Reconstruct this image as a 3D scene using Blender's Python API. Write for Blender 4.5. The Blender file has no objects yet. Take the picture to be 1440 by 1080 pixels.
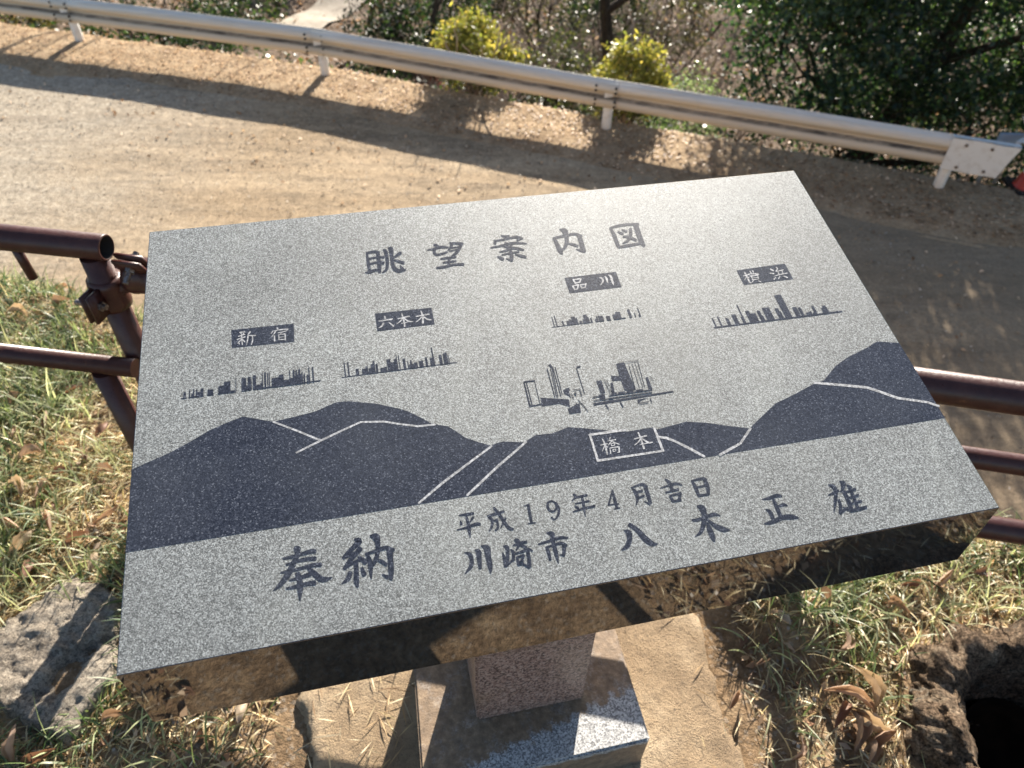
import bpy, bmesh, math, random
import numpy as np
from mathutils import Vector, Matrix, noise as mnoise
R = math.radians
S = bpy.context.scene
COL = S.collection
# ------------------------------------------------------------------ camera
FPX = 1049.0
_nad = np.array([(690 - 720) / FPX, (1595 - 540) / FPX, 1.0]); _nad /= np.linalg.norm(_nad)
_up = -_nad
_f = np.array([0, 0, 1.0]); _y = _f - _up * (_f @ _up); _y /= np.linalg.norm(_y)
CM = np.array([np.cross(_y, _up), _y, _up])           # camera (x right, y down, z forward) -> world
CAM = np.array([0, 0, 1.5])
cd = bpy.data.cameras.new("camera"); cam = bpy.data.objects.new("camera", cd); COL.objects.link(cam)
cam.matrix_world = Matrix(((CM[0][0], -CM[0][1], -CM[0][2], 0), (CM[1][0], -CM[1][1], -CM[1][2], 0),
                           (CM[2][0], -CM[2][1], -CM[2][2], 1.5), (0, 0, 0, 1)))
cd.sensor_width = 36; cd.lens = 36 * FPX / 1440; cd.clip_start = .05; cd.clip_end = 500
cd.dof.use_dof = True; cd.dof.focus_distance = .84; cd.dof.aperture_fstop = 7.6
S.camera = cam
# ------------------------------------------------------------------ light
SUN_EL = 24.5; SUN_AZ = 78.8                           # azimuth of the sun, counter-clockwise from +X
W = bpy.data.worlds.new("World"); S.world = W; W.use_nodes = True
nt = W.node_tree
sky = nt.nodes.new('ShaderNodeTexSky'); sky.sky_type = 'NISHITA'; sky.sun_disc = False
sky.sun_elevation = R(SUN_EL); sky.sun_rotation = R(90 - SUN_AZ); sky.air_density = 1.0; sky.dust_density = 1.0
nt.links.new(sky.outputs[0], nt.nodes['Background'].inputs[0]); nt.nodes['Background'].inputs[1].default_value = .06
sl = bpy.data.lights.new("sun", 'SUN'); sl.energy = 5.0; sl.angle = R(.55); sl.color = (1, .915, .80)
sun = bpy.data.objects.new("sun", sl); COL.objects.link(sun)
sd = Vector((math.cos(R(SUN_AZ)) * math.cos(R(SUN_EL)), math.sin(R(SUN_AZ)) * math.cos(R(SUN_EL)), math.sin(R(SUN_EL))))
sun.rotation_euler = sd.to_track_quat('Z', 'Y').to_euler(); sun.location = (2, 8, 6)
S.view_settings.view_transform = 'Standard'; S.view_settings.look = 'None'; S.view_settings.exposure = 1.68
S.cycles.max_bounces = 8; S.cycles.use_denoising = True
rng = np.random.default_rng(7); random.seed(7)

# ------------------------------------------------------------------ tracing helpers: photo pixel -> point on a plane
def ray(px, py): return CM @ np.array([(px - 720) / FPX, (py - 540) / FPX, 1.0])
def on_z(px, py, z): r = ray(px, py); return CAM + r * ((z - 1.5) / r[2])
# ------------------------------------------------------------------ node helpers
class MT:
    def __init__(s, name, coord='Object'):
        s.m = bpy.data.materials.new(name); s.m.use_nodes = True; s.t = s.m.node_tree
        s.b = s.t.nodes['Principled BSDF']; s.out = s.t.nodes['Material Output']
        s.c = s.t.nodes.new('ShaderNodeTexCoord').outputs[coord]
    def n(s, typ, **kw):
        x = s.t.nodes.new(typ)
        for k, v in kw.items(): setattr(x, k, v)
        return x
    def link(s, a, b):
        if hasattr(a, 'is_output'): s.t.links.new(a, b)
        else:
            if b.type == 'RGBA' and len(a) == 3: a = (*a, 1)
            b.default_value = a
    def vec(s, scale=(1, 1, 1), rot=(0, 0, 0), loc=(0, 0, 0)):
        x = s.n('ShaderNodeMapping'); s.t.links.new(s.c, x.inputs[0])
        x.inputs['Scale'].default_value = scale; x.inputs['Rotation'].default_value = rot; x.inputs['Location'].default_value = loc
        return x.outputs[0]
    def noise(s, scale, detail=4, rough=.55, vec=None, dist=0):
        x = s.n('ShaderNodeTexNoise'); s.t.links.new(vec or s.c, x.inputs['Vector'])
        x.inputs['Scale'].default_value = scale; x.inputs['Detail'].default_value = detail
        x.inputs['Roughness'].default_value = rough; x.inputs['Distortion'].default_value = dist
        return x.outputs['Fac']
    def cell(s, scale, vec=None):
        x = s.n('ShaderNodeTexVoronoi'); s.t.links.new(vec or s.c, x.inputs['Vector']); x.inputs['Scale'].default_value = scale
        y = s.n('ShaderNodeSeparateColor'); s.t.links.new(x.outputs['Color'], y.inputs[0]); return y.outputs[0]
    def ramp(s, f, *stops):
        x = s.n('ShaderNodeValToRGB'); s.t.links.new(f, x.inputs[0]); e = x.color_ramp.elements
        while len(e) < len(stops): e.new(.5)
        for i, (p, c) in enumerate(stops):
            e[i].position = p; e[i].color = (*c, 1) if hasattr(c, '__len__') else (c, c, c, 1)
        return x.outputs[0]
    def mix(s, f, a, b, mode='MIX'):
        x = s.n('ShaderNodeMix', data_type='RGBA', blend_type=mode)
        s.link(f, x.inputs[0]); s.link(a, x.inputs[6]); s.link(b, x.inputs[7]); return x.outputs[2]
    def math(s, op, a, b=0.0, clamp=False):
        x = s.n('ShaderNodeMath', operation=op, use_clamp=clamp); s.link(a, x.inputs[0]); s.link(b, x.inputs[1]); return x.outputs[0]
    def sep(s, vec=None):
        x = s.n('ShaderNodeSeparateXYZ'); s.t.links.new(vec or s.c, x.inputs[0]); return x.outputs
    def bump(s, h, strength=.3, dist=.01):
        x = s.n('ShaderNodeBump'); s.t.links.new(h, x.inputs['Height']); x.inputs['Strength'].default_value = strength
        x.inputs['Distance'].default_value = dist; s.t.links.new(x.outputs[0], s.b.inputs['Normal'])
    def attr(s, name):
        x = s.n('ShaderNodeAttribute', attribute_name=name); return x.outputs['Color']
    def set(s, color=None, rough=None, metal=None, spec=None, ior=None):
        if color is not None: s.link(color, s.b.inputs['Base Color'])
        if rough is not None: s.link(rough, s.b.inputs['Roughness'])
        if metal is not None: s.link(metal, s.b.inputs['Metallic'])
        if spec is not None: s.b.inputs['Specular IOR Level'].default_value = spec
        if ior is not None: s.b.inputs['IOR'].default_value = ior
        return s
    def translucent(s, color, fac):
        t = s.n('ShaderNodeBsdfTranslucent'); s.link(color, t.inputs[0]); a = s.n('ShaderNodeMixShader'); a.inputs[0].default_value = fac
        s.t.links.new(s.b.outputs[0], a.inputs[1]); s.t.links.new(t.outputs[0], a.inputs[2]); s.t.links.new(a.outputs[0], s.out.inputs[0])
M = {}
def frosted():
    m = MT('frosted_granite')
    g = m.cell(900); g2 = m.noise(760, 3, .8); g3 = m.noise(1600, 2, .8)
    f = m.math('ADD', m.math('MULTIPLY', g, .34), m.math('ADD', m.math('MULTIPLY', g2, .42), m.math('MULTIPLY', g3, .30)))
    c = m.ramp(f, (.33, .05), (.48, .15), (.60, .255), (.76, .52))
    cloud = m.ramp(m.noise(5, 6, .7), (.32, .80), (.55, 1.0), (.72, 1.08))
    sm = m.ramp(m.noise(2.4, 5, .75, m.vec(scale=(3.2, .8, 1), rot=(0, 0, -.24)), .4), (.46, 0), (.70, .22)); c = m.mix(sm, c, (.36, .35, .32))
    c = m.mix(1.0, c, cloud, 'MULTIPLY'); c = m.mix(1.0, c, (.955, 1.0, .97), 'MULTIPLY')
    m.set(c, m.ramp(g2, (.3, .48), (.7, .66)), spec=.5); m.bump(f, .3, .0015); M['frosted'] = m.m
def polished():
    m = MT('polished_dark_granite')
    g = m.cell(420); g2 = m.noise(300, 3, .7)
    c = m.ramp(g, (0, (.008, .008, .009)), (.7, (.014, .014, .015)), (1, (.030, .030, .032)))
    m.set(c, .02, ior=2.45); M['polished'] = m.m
    m = MT('dark_panel_granite')                        # the dark areas left in the engraved face, weathered to a satin gloss
    g = m.cell(800); g2 = m.noise(560, 3, .8)
    c = m.ramp(g, (0, (.011, .013, .020)), (.55, (.026, .030, .043)), (.92, (.052, .058, .076)), (1, (.14, .15, .175)))
    st = m.ramp(m.noise(7, 4), (.45, 0), (.75, 1))
    c = m.mix(m.math('MULTIPLY', st, .25), c, (.09, .095, .10))
    m.set(c, m.ramp(g2, (.2, .22), (.8, .36)), spec=.55); M['panel'] = m.m
    m = MT('engraved_line'); g = m.cell(500)
    m.set(m.ramp(g, (0, .17), (.5, .30), (1, .50)), .6); M['line'] = m.m
def granites():
    m = MT('pink_granite'); g = m.cell(330); g2 = m.noise(300, 3, .75)
    f = m.math('ADD', m.math('MULTIPLY', g, .4), m.math('MULTIPLY', g2, .6))
    c = m.ramp(f, (.34, (.075, .050, .042)), (.47, (.25, .155, .125)), (.6, (.36, .25, .205)), (.8, (.48, .375, .325)))
    c = m.mix(m.ramp(m.noise(9, 3), (.5, 0), (.72, .4)), c, (.33, .22, .13))
    m.set(c, .42); M['pink'] = m.m
    m = MT('stained_base_granite'); g = m.cell(430); g2 = m.noise(380, 3, .8)
    f = m.math('ADD', m.math('MULTIPLY', g, .4), m.math('MULTIPLY', g2, .6))
    c = m.ramp(f, (.3, (.10, .10, .105)), (.43, (.24, .24, .24)), (.56, (.42, .42, .41)), (.75, (.62, .62, .61)))
    sx, sy, sz = m.sep(m.vec(rot=(0, 0, -R(13.7))))      # mud washed over the top, the front lip stays clean
    ed = m.math('ADD', m.math('MULTIPLY', sy, 1.0), m.math('ADD', m.math('MULTIPLY', m.noise(38, 4, .7), .09), m.math('ADD', m.math('MULTIPLY', sx, -.22), -.045)))
    msk = m.ramp(ed, (.0, 0), (.012, 1)); M['_base_ed'] = None
    mud = m.ramp(m.noise(60, 5, .7), (.3, (.10, .066, .037)), (.55, (.22, .15, .09)), (.75, (.36, .265, .165)))
    msk = m.math('MULTIPLY', msk, m.ramp(m.noise(24, 5, .7), (.28, .55), (.5, .97))); msk = m.math('MAXIMUM', msk, m.math('MULTIPLY', m.math('LESS_THAN', sz, m.math('MULTIPLY', m.noise(50, 4), -.028)), .88))
    up = m.math('GREATER_THAN', sz, .0)
    m.set(m.mix(msk, c, mud), .62); m.bump(m.noise(260, 3), .25, .003); M['base'] = m.m
def earths():
    m = MT('platform_soil'); n1 = m.noise(9, 6, .7); n2 = m.noise(70, 5, .75); n3 = m.noise(2.2, 3)
    c = m.ramp(n1, (.3, (.12, .078, .044)), (.5, (.26, .175, .10)), (.72, (.40, .29, .175)))
    peb = m.cell(140); c = m.mix(m.ramp(peb, (.8, 0), (.95, .55)), c, (.34, .29, .23))
    c = m.mix(1.0, c, m.ramp(n2, (.3, .45), (.7, 1.35)), 'MULTIPLY')
    m.set(c, .95, spec=.2); m.bump(m.math('ADD', n2, m.math('MULTIPLY', peb, .4)), .9, .012); M['soil'] = m.m
    m = MT('muddy_concrete'); n1 = m.noise(6, 5, .65); n2 = m.noise(90, 5, .8); n3 = m.noise(22, 4)
    c = m.ramp(n1, (.3, (.24, .17, .105)), (.5, (.36, .265, .165)), (.72, (.47, .37, .25)))
    c = m.mix(m.ramp(n2, (.5, 0), (.68, .8)), c, (.17, .125, .085)); c = m.mix(m.ramp(m.noise(210, 3, .7), (.58, 0), (.68, .7)), c, (.10, .085, .07))
    c = m.mix(m.ramp(n3, (.5, 0), (.72, .55)), c, (.20, .145, .09))
    m.set(c, .9, spec=.25); m.bump(m.math('ADD', n2, m.noise(260, 3, .8)), .9, .005); M['pad'] = m.m
    m = MT('weathered_concrete'); n1 = m.noise(11, 6, .7); n2 = m.noise(120, 5, .8)
    c = m.ramp(n1, (.3, (.24, .20, .155)), (.55, (.42, .36, .285)), (.75, (.56, .50, .40)))
    c = m.mix(m.ramp(n2, (.44, 0), (.62, .85)), c, (.10, .085, .068)); c = m.mix(m.ramp(m.cell(130), (.72, 0), (.9, .75)), c, (.46, .40, .32)); c = m.mix(m.ramp(m.noise(320, 3, .8), (.52, 0), (.64, .7)), c, (.07, .06, .05))
    m.set(c, .95, spec=.2); m.bump(m.math('ADD', n2, m.cell(150)), 1.0, .010); M['block'] = m.m
    # road: packed dirt over gravel, wheel tracks run along the guardrail
    m = MT('packed_dirt_road'); a = R(18.5)
    st = m.vec(scale=(.16, 1.3, 1), rot=(0, 0, a)); n0 = m.noise(1.1, 5, .6, st); n1 = m.noise(3.0, 6, .7, m.vec(scale=(.30, 1.6, 1), rot=(0, 0, a)))
    big = m.noise(.35, 3, .5); fine = m.noise(34, 6, .8)
    c = m.ramp(n0, (.3, (.27, .20, .125)), (.5, (.39, .295, .19)), (.7, (.47, .37, .25)))
    c = m.mix(m.ramp(n1, (.48, 0), (.68, .75)), c, (.205, .16, .11))
    sx, sy, sz = m.sep(); gx = m.math('ADD', sx, m.math('MULTIPLY', m.noise(.9, 4), 3.0))
    gr = m.ramp(m.math('MULTIPLY', m.math('ADD', gx, 6.0), .1), (.20, 1), (.44, 0))      # grey gravel towards the left end
    grc = m.ramp(m.noise(22, 5, .8), (.32, (.20, .175, .135)), (.5, (.40, .355, .285)), (.68, (.56, .51, .42)))
    c = m.mix(m.math('MULTIPLY', gr, .7), c, grc)
    c = m.mix(1.0, c, m.ramp(fine, (.3, .42), (.7, 1.42)), 'MULTIPLY'); c = m.mix(1.0, c, m.ramp(m.noise(9, 5, .75), (.32, .72), (.68, 1.2)), 'MULTIPLY')
    rut = m.noise(1.6, 6, .75, m.vec(scale=(.12, 2.4, 1), rot=(0, 0, a))); c = m.mix(m.ramp(rut, (.54, 0), (.70, .65)), c, (.15, .115, .08))
    gx2 = m.ramp(m.math('MULTIPLY', m.math('ADD', gx, 0.0), .1), (.28, 0), (.55, .6)); c = m.mix(gx2, c, (.20, .158, .112))
    m.set(c, .95, spec=.15); m.bump(m.math('ADD', fine, n1), .6, .03); M['road'] = m.m
    m = MT('verge_soil'); n1 = m.noise(2.5, 6, .75); fine = m.noise(26, 6, .8)
    c = m.ramp(n1, (.3, (.27, .185, .11)), (.5, (.40, .29, .18)), (.72, (.50, .38, .25)))
    c = m.mix(1.0, c, m.ramp(fine, (.3, .5), (.7, 1.3)), 'MULTIPLY'); m.set(c, 1, spec=.1); m.bump(fine, .8, .03); M['verge'] = m.m
    m = MT('hillside_litter'); n1 = m.noise(.9, 6, .75); fine = m.noise(11, 6, .8)
    c = m.ramp(n1, (.3, (.085, .062, .045)), (.5, (.21, .155, .112)), (.72, (.38, .29, .215)))
    c = m.mix(1.0, c, m.ramp(fine, (.3, .4), (.7, 1.4)), 'MULTIPLY'); m.set(c, 1, spec=.1); m.bump(fine, .9, .1); M['hill'] = m.m
    m = MT('pale_path'); m.set(m.ramp(m.noise(4, 5, .7), (.3, (.24, .20, .15)), (.7, (.40, .35, .28))), .95); M['path'] = m.m
def metals():
    m = MT('brown_painted_pipe'); n = m.noise(24, 5, .7); f = m.noise(160, 4, .7)
    c = m.mix(m.ramp(n, (.35, 0), (.7, 1)), (.044, .014, .012), (.075, .028, .022))
    c = m.mix(m.ramp(m.noise(45, 5, .75), (.62, 0), (.70, .8)), c, (.13, .055, .03))
    m.set(c, m.ramp(f, (.3, .26), (.75, .5)), spec=.42); m.bump(m.math('ADD', f, m.math('MULTIPLY', n, 2)), .12, .003); M['pipe'] = m.m
    m = MT('pipe_inside'); m.set((.012, .01, .009), .9); M['inside'] = m.m
    m = MT('worn_bolt_steel'); m.set(m.ramp(m.noise(120, 4), (.4, (.16, .12, .10)), (.65, (.42, .38, .35))), .35, .8); M['bolt'] = m.m
    # guardrail paint: chalky white, dirt streaks running along the lower ridge
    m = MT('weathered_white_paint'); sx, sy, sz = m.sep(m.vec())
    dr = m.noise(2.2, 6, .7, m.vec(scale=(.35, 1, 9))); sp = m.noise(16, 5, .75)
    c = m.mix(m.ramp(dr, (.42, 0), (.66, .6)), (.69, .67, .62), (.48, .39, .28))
    c = m.mix(m.ramp(m.math('ADD', sz, .5), (.56, .75), (.62, 0)), c, (.56, .47, .35))  # beige below the top: shade and warm bounce put into the colour
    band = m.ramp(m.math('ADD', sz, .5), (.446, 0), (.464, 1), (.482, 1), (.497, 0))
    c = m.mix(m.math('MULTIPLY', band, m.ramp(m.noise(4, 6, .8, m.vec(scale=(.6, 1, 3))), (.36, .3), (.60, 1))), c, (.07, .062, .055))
    c = m.mix(m.ramp(sp, (.66, 0), (.72, .7)), c, (.22, .14, .09))
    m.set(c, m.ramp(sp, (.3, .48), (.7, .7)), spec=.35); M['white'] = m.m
    m = MT('clean_white_paint'); c = m.mix(m.ramp(m.noise(14, 5, .7), (.5, 0), (.7, .5)), (.74, .73, .70), (.46, .40, .32)); m.set(c, .45); M['white2'] = m.m
    m = MT('red_plastic'); m.set(m.mix(m.noise(9, 4), (.42, .035, .02), (.28, .03, .02)), .4); M['red'] = m.m
    m = MT('white_reflective_band'); m.set(m.ramp(m.noise(16, 4), (.3, (.55, .52, .48)), (.7, (.78, .77, .75))), .35); M['band'] = m.m
    m = MT('white_plastic_sheet'); m.set((.80, .82, .86), .28); m.translucent((.8, .82, .86), .25); M['sheet'] = m.m
    m = MT('blue_grey_steel'); m.set(m.ramp(m.noise(6, 4), (.3, (.28, .34, .42)), (.7, (.40, .46, .54))), .4); M['blue'] = m.m
def woods():
    m = MT('rotten_bark'); n1 = m.noise(14, 6, .75, dist=.6); n2 = m.noise(75, 6, .8)
    c = m.ramp(n1, (.3, (.11, .075, .048)), (.5, (.30, .21, .14)), (.72, (.52, .42, .30)))
    c = m.mix(m.ramp(m.noise(18, 5, .7), (.58, 0), (.68, .7)), c, (.34, .33, .28))
    c = m.mix(1.0, c, m.ramp(n2, (.32, .2), (.66, 1.6)), 'MULTIPLY'); c = m.mix(1.0, c, m.ramp(m.noise(150, 4, .8), (.36, .45), (.62, 1.35)), 'MULTIPLY'); m.set(c, .95, spec=.15); m.bump(m.math('ADD', n2, m.math('MULTIPLY', m.noise(55, 6, .85, m.vec(scale=(1, 1, 4)), 1.2), 1.6)), 1, .035); M['bark'] = m.m
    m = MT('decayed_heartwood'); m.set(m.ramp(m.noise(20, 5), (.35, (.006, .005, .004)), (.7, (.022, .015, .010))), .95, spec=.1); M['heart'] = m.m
    m = MT('tree_bark'); n2 = m.noise(20, 6, .8, m.vec(scale=(1, 1, .3)))
    m.set(m.ramp(n2, (.3, (.030, .023, .017)), (.7, (.11, .085, .062))), .95, spec=.15); m.bump(n2, .8, .05); M['trunk'] = m.m
    m = MT('grey_twig'); n2 = m.noise(9, 5, .8); m.set(m.ramp(n2, (.3, (.14, .108, .086)), (.7, (.34, .28, .235))), .95, spec=.15); M['twig'] = m.m
def leafmat(key, name, rough, fac, tr, spec=.5):
    m = MT(name); a = m.attr('tint'); m.set(a, rough, spec=spec); t = m.mix(1.0, a, tr, 'MULTIPLY'); m.translucent(t, fac); M[key] = m.m
frosted(); polished(); granites(); earths(); metals(); woods()
leafmat('grass', 'grass_blade', .45, .42, (1.5, 1.5, 1.1))
leafmat('leaf', 'glossy_leaf', .42, .36, (1.8, 2.2, .9), .45)
leafmat('yleaf', 'bright_shrub_leaf', .42, .42, (1.6, 1.55, .9), .4)
leafmat('dry', 'dry_leaf', .6, .25, (1.3, 1.1, .8), .35)
leafmat('peb', 'pebble', .8, 0, (1, 1, 1), .3)

# ------------------------------------------------------------------ object helpers
def wloc(o):
    v = Vector((0, 0, 0))
    while o: v = v + o.location; o = o.parent
    return v
def tag(o, label=None, cat=None, group=None, kind=None):
    if label: o['label'] = label
    if cat: o['category'] = cat
    if group: o['group'] = group
    if kind: o['kind'] = kind
    return o
def link(name, me, parent, loc, mats):
    for x in (mats if isinstance(mats, (list, tuple)) else [mats]): me.materials.append(x)
    o = bpy.data.objects.new(name, me); COL.objects.link(o)
    if parent: o.parent = parent; loc = wloc(parent)
    else: loc = Vector((0, 0, 0) if loc is None else tuple(map(float, loc))); o.location = loc
    me.transform(Matrix.Translation(-loc))
    return o
def obj(name, verts, faces, mats, parent=None, loc=None, smooth=False, mi=None):
    me = bpy.data.meshes.new(name); me.from_pydata([tuple(map(float, v)) for v in verts], [], faces)
    if mi is not None: me.polygons.foreach_set('material_index', mi)
    if smooth: me.polygons.foreach_set('use_smooth', [True] * len(me.polygons))
    me.update(); return link(name, me, parent, loc, mats)
def bobj(name, bm, mats, parent=None, loc=None, smooth=False):
    me = bpy.data.meshes.new(name); bm.to_mesh(me); bm.free()
    if smooth: me.polygons.foreach_set('use_smooth', [True] * len(me.polygons))
    return link(name, me, parent, loc, mats)
def quads(name, V, tint, mats, parent=None, loc=None, nv=4, smooth=False):
    """V: (n, k, 3): k vertices of each small face strip; nv = 4: one quad each; nv = 6: two quads in a row"""
    n, k, _ = V.shape; me = bpy.data.meshes.new(name)
    if nv == 4: idx = np.arange(n * 4).reshape(n, 4); per = 1
    else:
        b = np.arange(n)[:, None] * k; per = k // 2 - 1
        idx = np.concatenate([b + np.array([2 * i, 2 * i + 1, 2 * i + 3, 2 * i + 2]) for i in range(per)], 1).reshape(-1, 4)
    me.vertices.add(n * k); me.vertices.foreach_set('co', V.reshape(-1).astype(np.float32))
    me.loops.add(idx.size); me.loops.foreach_set('vertex_index', idx.reshape(-1).astype(np.int32))
    me.polygons.add(len(idx)); me.polygons.foreach_set('loop_start', np.arange(0, idx.size, 4, dtype=np.int32))
    me.update(calc_edges=True)
    at = me.color_attributes.new('tint', 'FLOAT_COLOR', 'POINT')
    c = np.ones((n, k, 4), np.float32); c[:, :, :3] = tint[:, None, :]; at.data.foreach_set('color', c.reshape(-1))
    if smooth: me.polygons.foreach_set('use_smooth', [True] * len(me.polygons))
    return link(name, me, parent, loc, mats)
def empty(name, loc, label=None, cat=None, group=None):
    o = bpy.data.objects.new(name, None); COL.objects.link(o); o.location = loc; o.empty_display_size = .1
    return tag(o, label, cat, group)
def frame_of(d):
    d = d / np.linalg.norm(d); a = np.array([0, 0, 1.0]) if abs(d[2]) < .9 else np.array([1.0, 0, 0])
    u = np.cross(d, a); u /= np.linalg.norm(u); return u, np.cross(u, d)
def tube(V, F, pts, rad, seg=12, cap=True, wob=0):
    pts = [np.array(p, float) for p in pts]; n = len(pts); rad = [rad] * n if np.isscalar(rad) else rad; b0 = len(V)
    for i, p in enumerate(pts):
        d = pts[min(i + 1, n - 1)] - pts[max(i - 1, 0)]; u, v = frame_of(d)
        for j in range(seg):
            a = 2 * math.pi * j / seg; r = rad[i] * (1 + (random.uniform(-wob, wob) if wob else 0)); V.append(p + r * (math.cos(a) * u + math.sin(a) * v))
    for i in range(n - 1):
        for j in range(seg):
            a, b = b0 + i * seg + j, b0 + i * seg + (j + 1) % seg; F.append((a, b, b + seg, a + seg))
    if cap:
        F.append(tuple(b0 + j for j in reversed(range(seg)))); F.append(tuple(b0 + (n - 1) * seg + j for j in range(seg)))
def tubeobj(name, pts, rad, mat, parent=None, loc=None, seg=20, cap=True, wob=0):
    V, F = [], []; tube(V, F, pts, rad, seg, cap, wob); o = obj(name, V, F, mat, parent, loc)
    for p in o.data.polygons: p.use_smooth = len(p.vertices) == 4
    return o
def boxv(V, F, c, ax, h):
    b = len(V); c = np.array(c, float)
    for k in range(8):
        V.append(c + sum(((1 if k >> i & 1 else -1) * h[i]) * np.array(ax[i], float) for i in range(3)))
    for f in ((0, 2, 3, 1), (4, 5, 7, 6), (0, 1, 5, 4), (2, 6, 7, 3), (0, 4, 6, 2), (1, 3, 7, 5)): F.append(tuple(b + i for i in f))
XYZ = ((1, 0, 0), (0, 1, 0), (0, 0, 1))

# ------------------------------------------------------------------ terrain
EDGE = np.array([(-12, 5.0), (-1.7, 2.0), (-1.43, 1.92), (-.4, 1.60), (.5, 1.30), (1.22, 1.11), (2.0, .90), (12, -1.9)])
def edge_y(x): return np.interp(x, EDGE[:, 0], EDGE[:, 1])
POST = np.array([(-13.9, 12.9), (-10.15, 11.98), (-6.40, 11.05), (-2.66, 10.13), (1.07, 8.79), (4.715, 7.60)])
def rail_y(x): return np.where(x > 4.715, 7.60 - .327 * (x - 4.715), np.interp(x, POST[:, 0], POST[:, 1]))
RZ = -2.75
def fbm(x, y, s, o=4):
    v = 0; a = 1
    for i in range(o): v += a * mnoise.noise((x * s, y * s, 3.1 * i)); s *= 2.1; a *= .5
    return v
def grid(name, x0, x1, nx, ny, yfun, zfun, mat, kind='structure'):
    xs = np.linspace(x0, x1, nx); V = []; F = []
    for i, x in enumerate(xs):
        a, b = yfun(x)
        for j in range(ny):
            y = a + (b - a) * j / (ny - 1); V.append((x, y, zfun(x, y)))
    for i in range(nx - 1):
        for j in range(ny - 1): k = i * ny + j; F.append((k, k + ny, k + ny + 1, k + 1))
    o = obj(name, V, F, mat, smooth=True); return tag(o, kind=kind)
def plat_z(x, y):
    e = float(edge_y(x)) - y
    z = .012 * fbm(x, y, 2.2) + .006 * fbm(x + 9, y, 14, 3)
    if -.5 < x < .55 and -.2 < y < 1.0: z = min(z, -.004)
    r = math.hypot(x - 1.06, y - .52)
    if r < .21: z -= .30 * min(1, max(0, (.21 - r) / .06))
    elif r < .34: z += .02 * (1 - (r - .21) / .13)
    mu = ((x - .56) * .8 - (y - .86) * .6) / .17; mv = ((x - .56) * .6 + (y - .86) * .8) / .075
    z += .070 * math.exp(-(mu ** 4 + mv ** 2))  # unseen mound behind the slab, added to cast shade on the right grass
    if e < .10: z -= .9 * max(0, .10 - e)
    return z
grid('ground', -5.2, 5.0, 400, 190, lambda x: (-2.4, float(edge_y(x))), plat_z, M['soil'])
def slope_z(x, y):
    t = (y - float(edge_y(x))) / 2.2; return -.09 + (RZ - .06 + .09) * min(1, max(0, t)) + .05 * fbm(x, y, 1.5) * (1 if 0 < t < 1 else 0)
grid('embankment', -5.2, 5.0, 100, 24, lambda x: (float(edge_y(x)), float(edge_y(x)) + 2.3), slope_z, M['verge'])
def road_z(x, y): return RZ - .012 + .012 * fbm(x, y, .7)
grid('road', -22, 22, 120, 60, lambda x: (float(edge_y(x)) + 1.6 if abs(x) < 5.2 else -2.0, float(rail_y(x)) - .6), road_z, M['road'])
def verge_z(x, y):
    d = float(rail_y(x)) - y; t = max(0, min(1, (1.05 - d) / .5))
    z = RZ - .02 + .05 * t + .02 * fbm(x, y, 1.4) * t
    if -d > .25: z -= .8 * (-d - .25)
    return z
grid('verge', -22, 22, 240, 26, lambda x: (float(rail_y(x)) - 1.15, float(rail_y(x)) + .75), verge_z, M['verge'])
def hill_z(x, y):
    d = y - float(rail_y(x))
    z = np.interp(d, (.4, 2.6, 7, 12, 22, 60), (-2.95, -4.7, -5.7, -5.9, -4.2, 6.0))
    return float(z) + (.22 * fbm(x, y, .35) + .08 * fbm(x, y, 1.6)) * min(1, max(0, d - .5))
grid('hillside', -45, 45, 150, 110, lambda x: (float(rail_y(x)) + .45, float(rail_y(x)) + 60), hill_z, M['hill'])
def pathx(i): t = i / 19; return (-6.3 + 2.6 * t, 19.6 + 7.0 * t)
V = []; F = []
for i in range(20):
    x, y = pathx(i)
    for k in range(5):
        xx = x + (k - 2) * .29; yy = y - (k - 2) * .11; V.append((xx, yy, hill_z(xx, yy) + .05))
for i in range(19):
    for k in range(4): a = i * 5 + k; F.append((a, a + 1, a + 6, a + 5))
tag(obj('path', V, F, M['path'], smooth=True), kind='structure')

# ------------------------------------------------------------------ the stone sign
Wd = .9
Q = {k: np.array(v) * Wd + CAM for k, v in dict(TL=(-.51829689, .88874442, -.60085292), TR=(.45312475, 1.12605378, -.60578012),
     BL=(-.37860159, .30785904, -.72380861), BR=(.59282004, .54516841, -.72873581)).items()}
SN = np.cross(Q['BR'] - Q['BL'], Q['TL'] - Q['BL']); SN /= np.linalg.norm(SN)
def on_slab(px, py, lift=0.0):
    r = ray(px, py); t = ((Q['BL'] - CAM) @ SN) / (r @ SN); return CAM + r * t + SN * lift
def px_of(P): q = CM.T @ (P - CAM); return q[:2] / q[2] * FPX + np.array([720, 540])
sign = empty('map_sign', (.04, .60, 0), 'engraved granite map slab standing on a pink stone pillar', 'sign')
TH = np.array([0, 0, .1045])
bm = bmesh.new()
order = ('BL', 'BR', 'TR', 'TL')
tv = [bm.verts.new(Q[k]) for k in order]; bv = [bm.verts.new(Q[k] - TH) for k in order]
bm.faces.new(tv); bm.faces.new(bv[::-1])
for i in range(4): j = (i + 1) % 4; bm.faces.new((tv[j], tv[i], bv[i], bv[j]))
bmesh.ops.recalc_face_normals(bm, faces=bm.faces)
bmesh.ops.bevel(bm, geom=list(bm.edges), offset=.0009, segments=2, affect='EDGES', profile=.5)
bmesh.ops.recalc_face_normals(bm, faces=bm.faces)
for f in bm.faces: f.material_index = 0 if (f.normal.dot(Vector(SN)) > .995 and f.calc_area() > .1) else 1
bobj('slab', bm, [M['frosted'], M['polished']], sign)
LIFT = [0]
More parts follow.
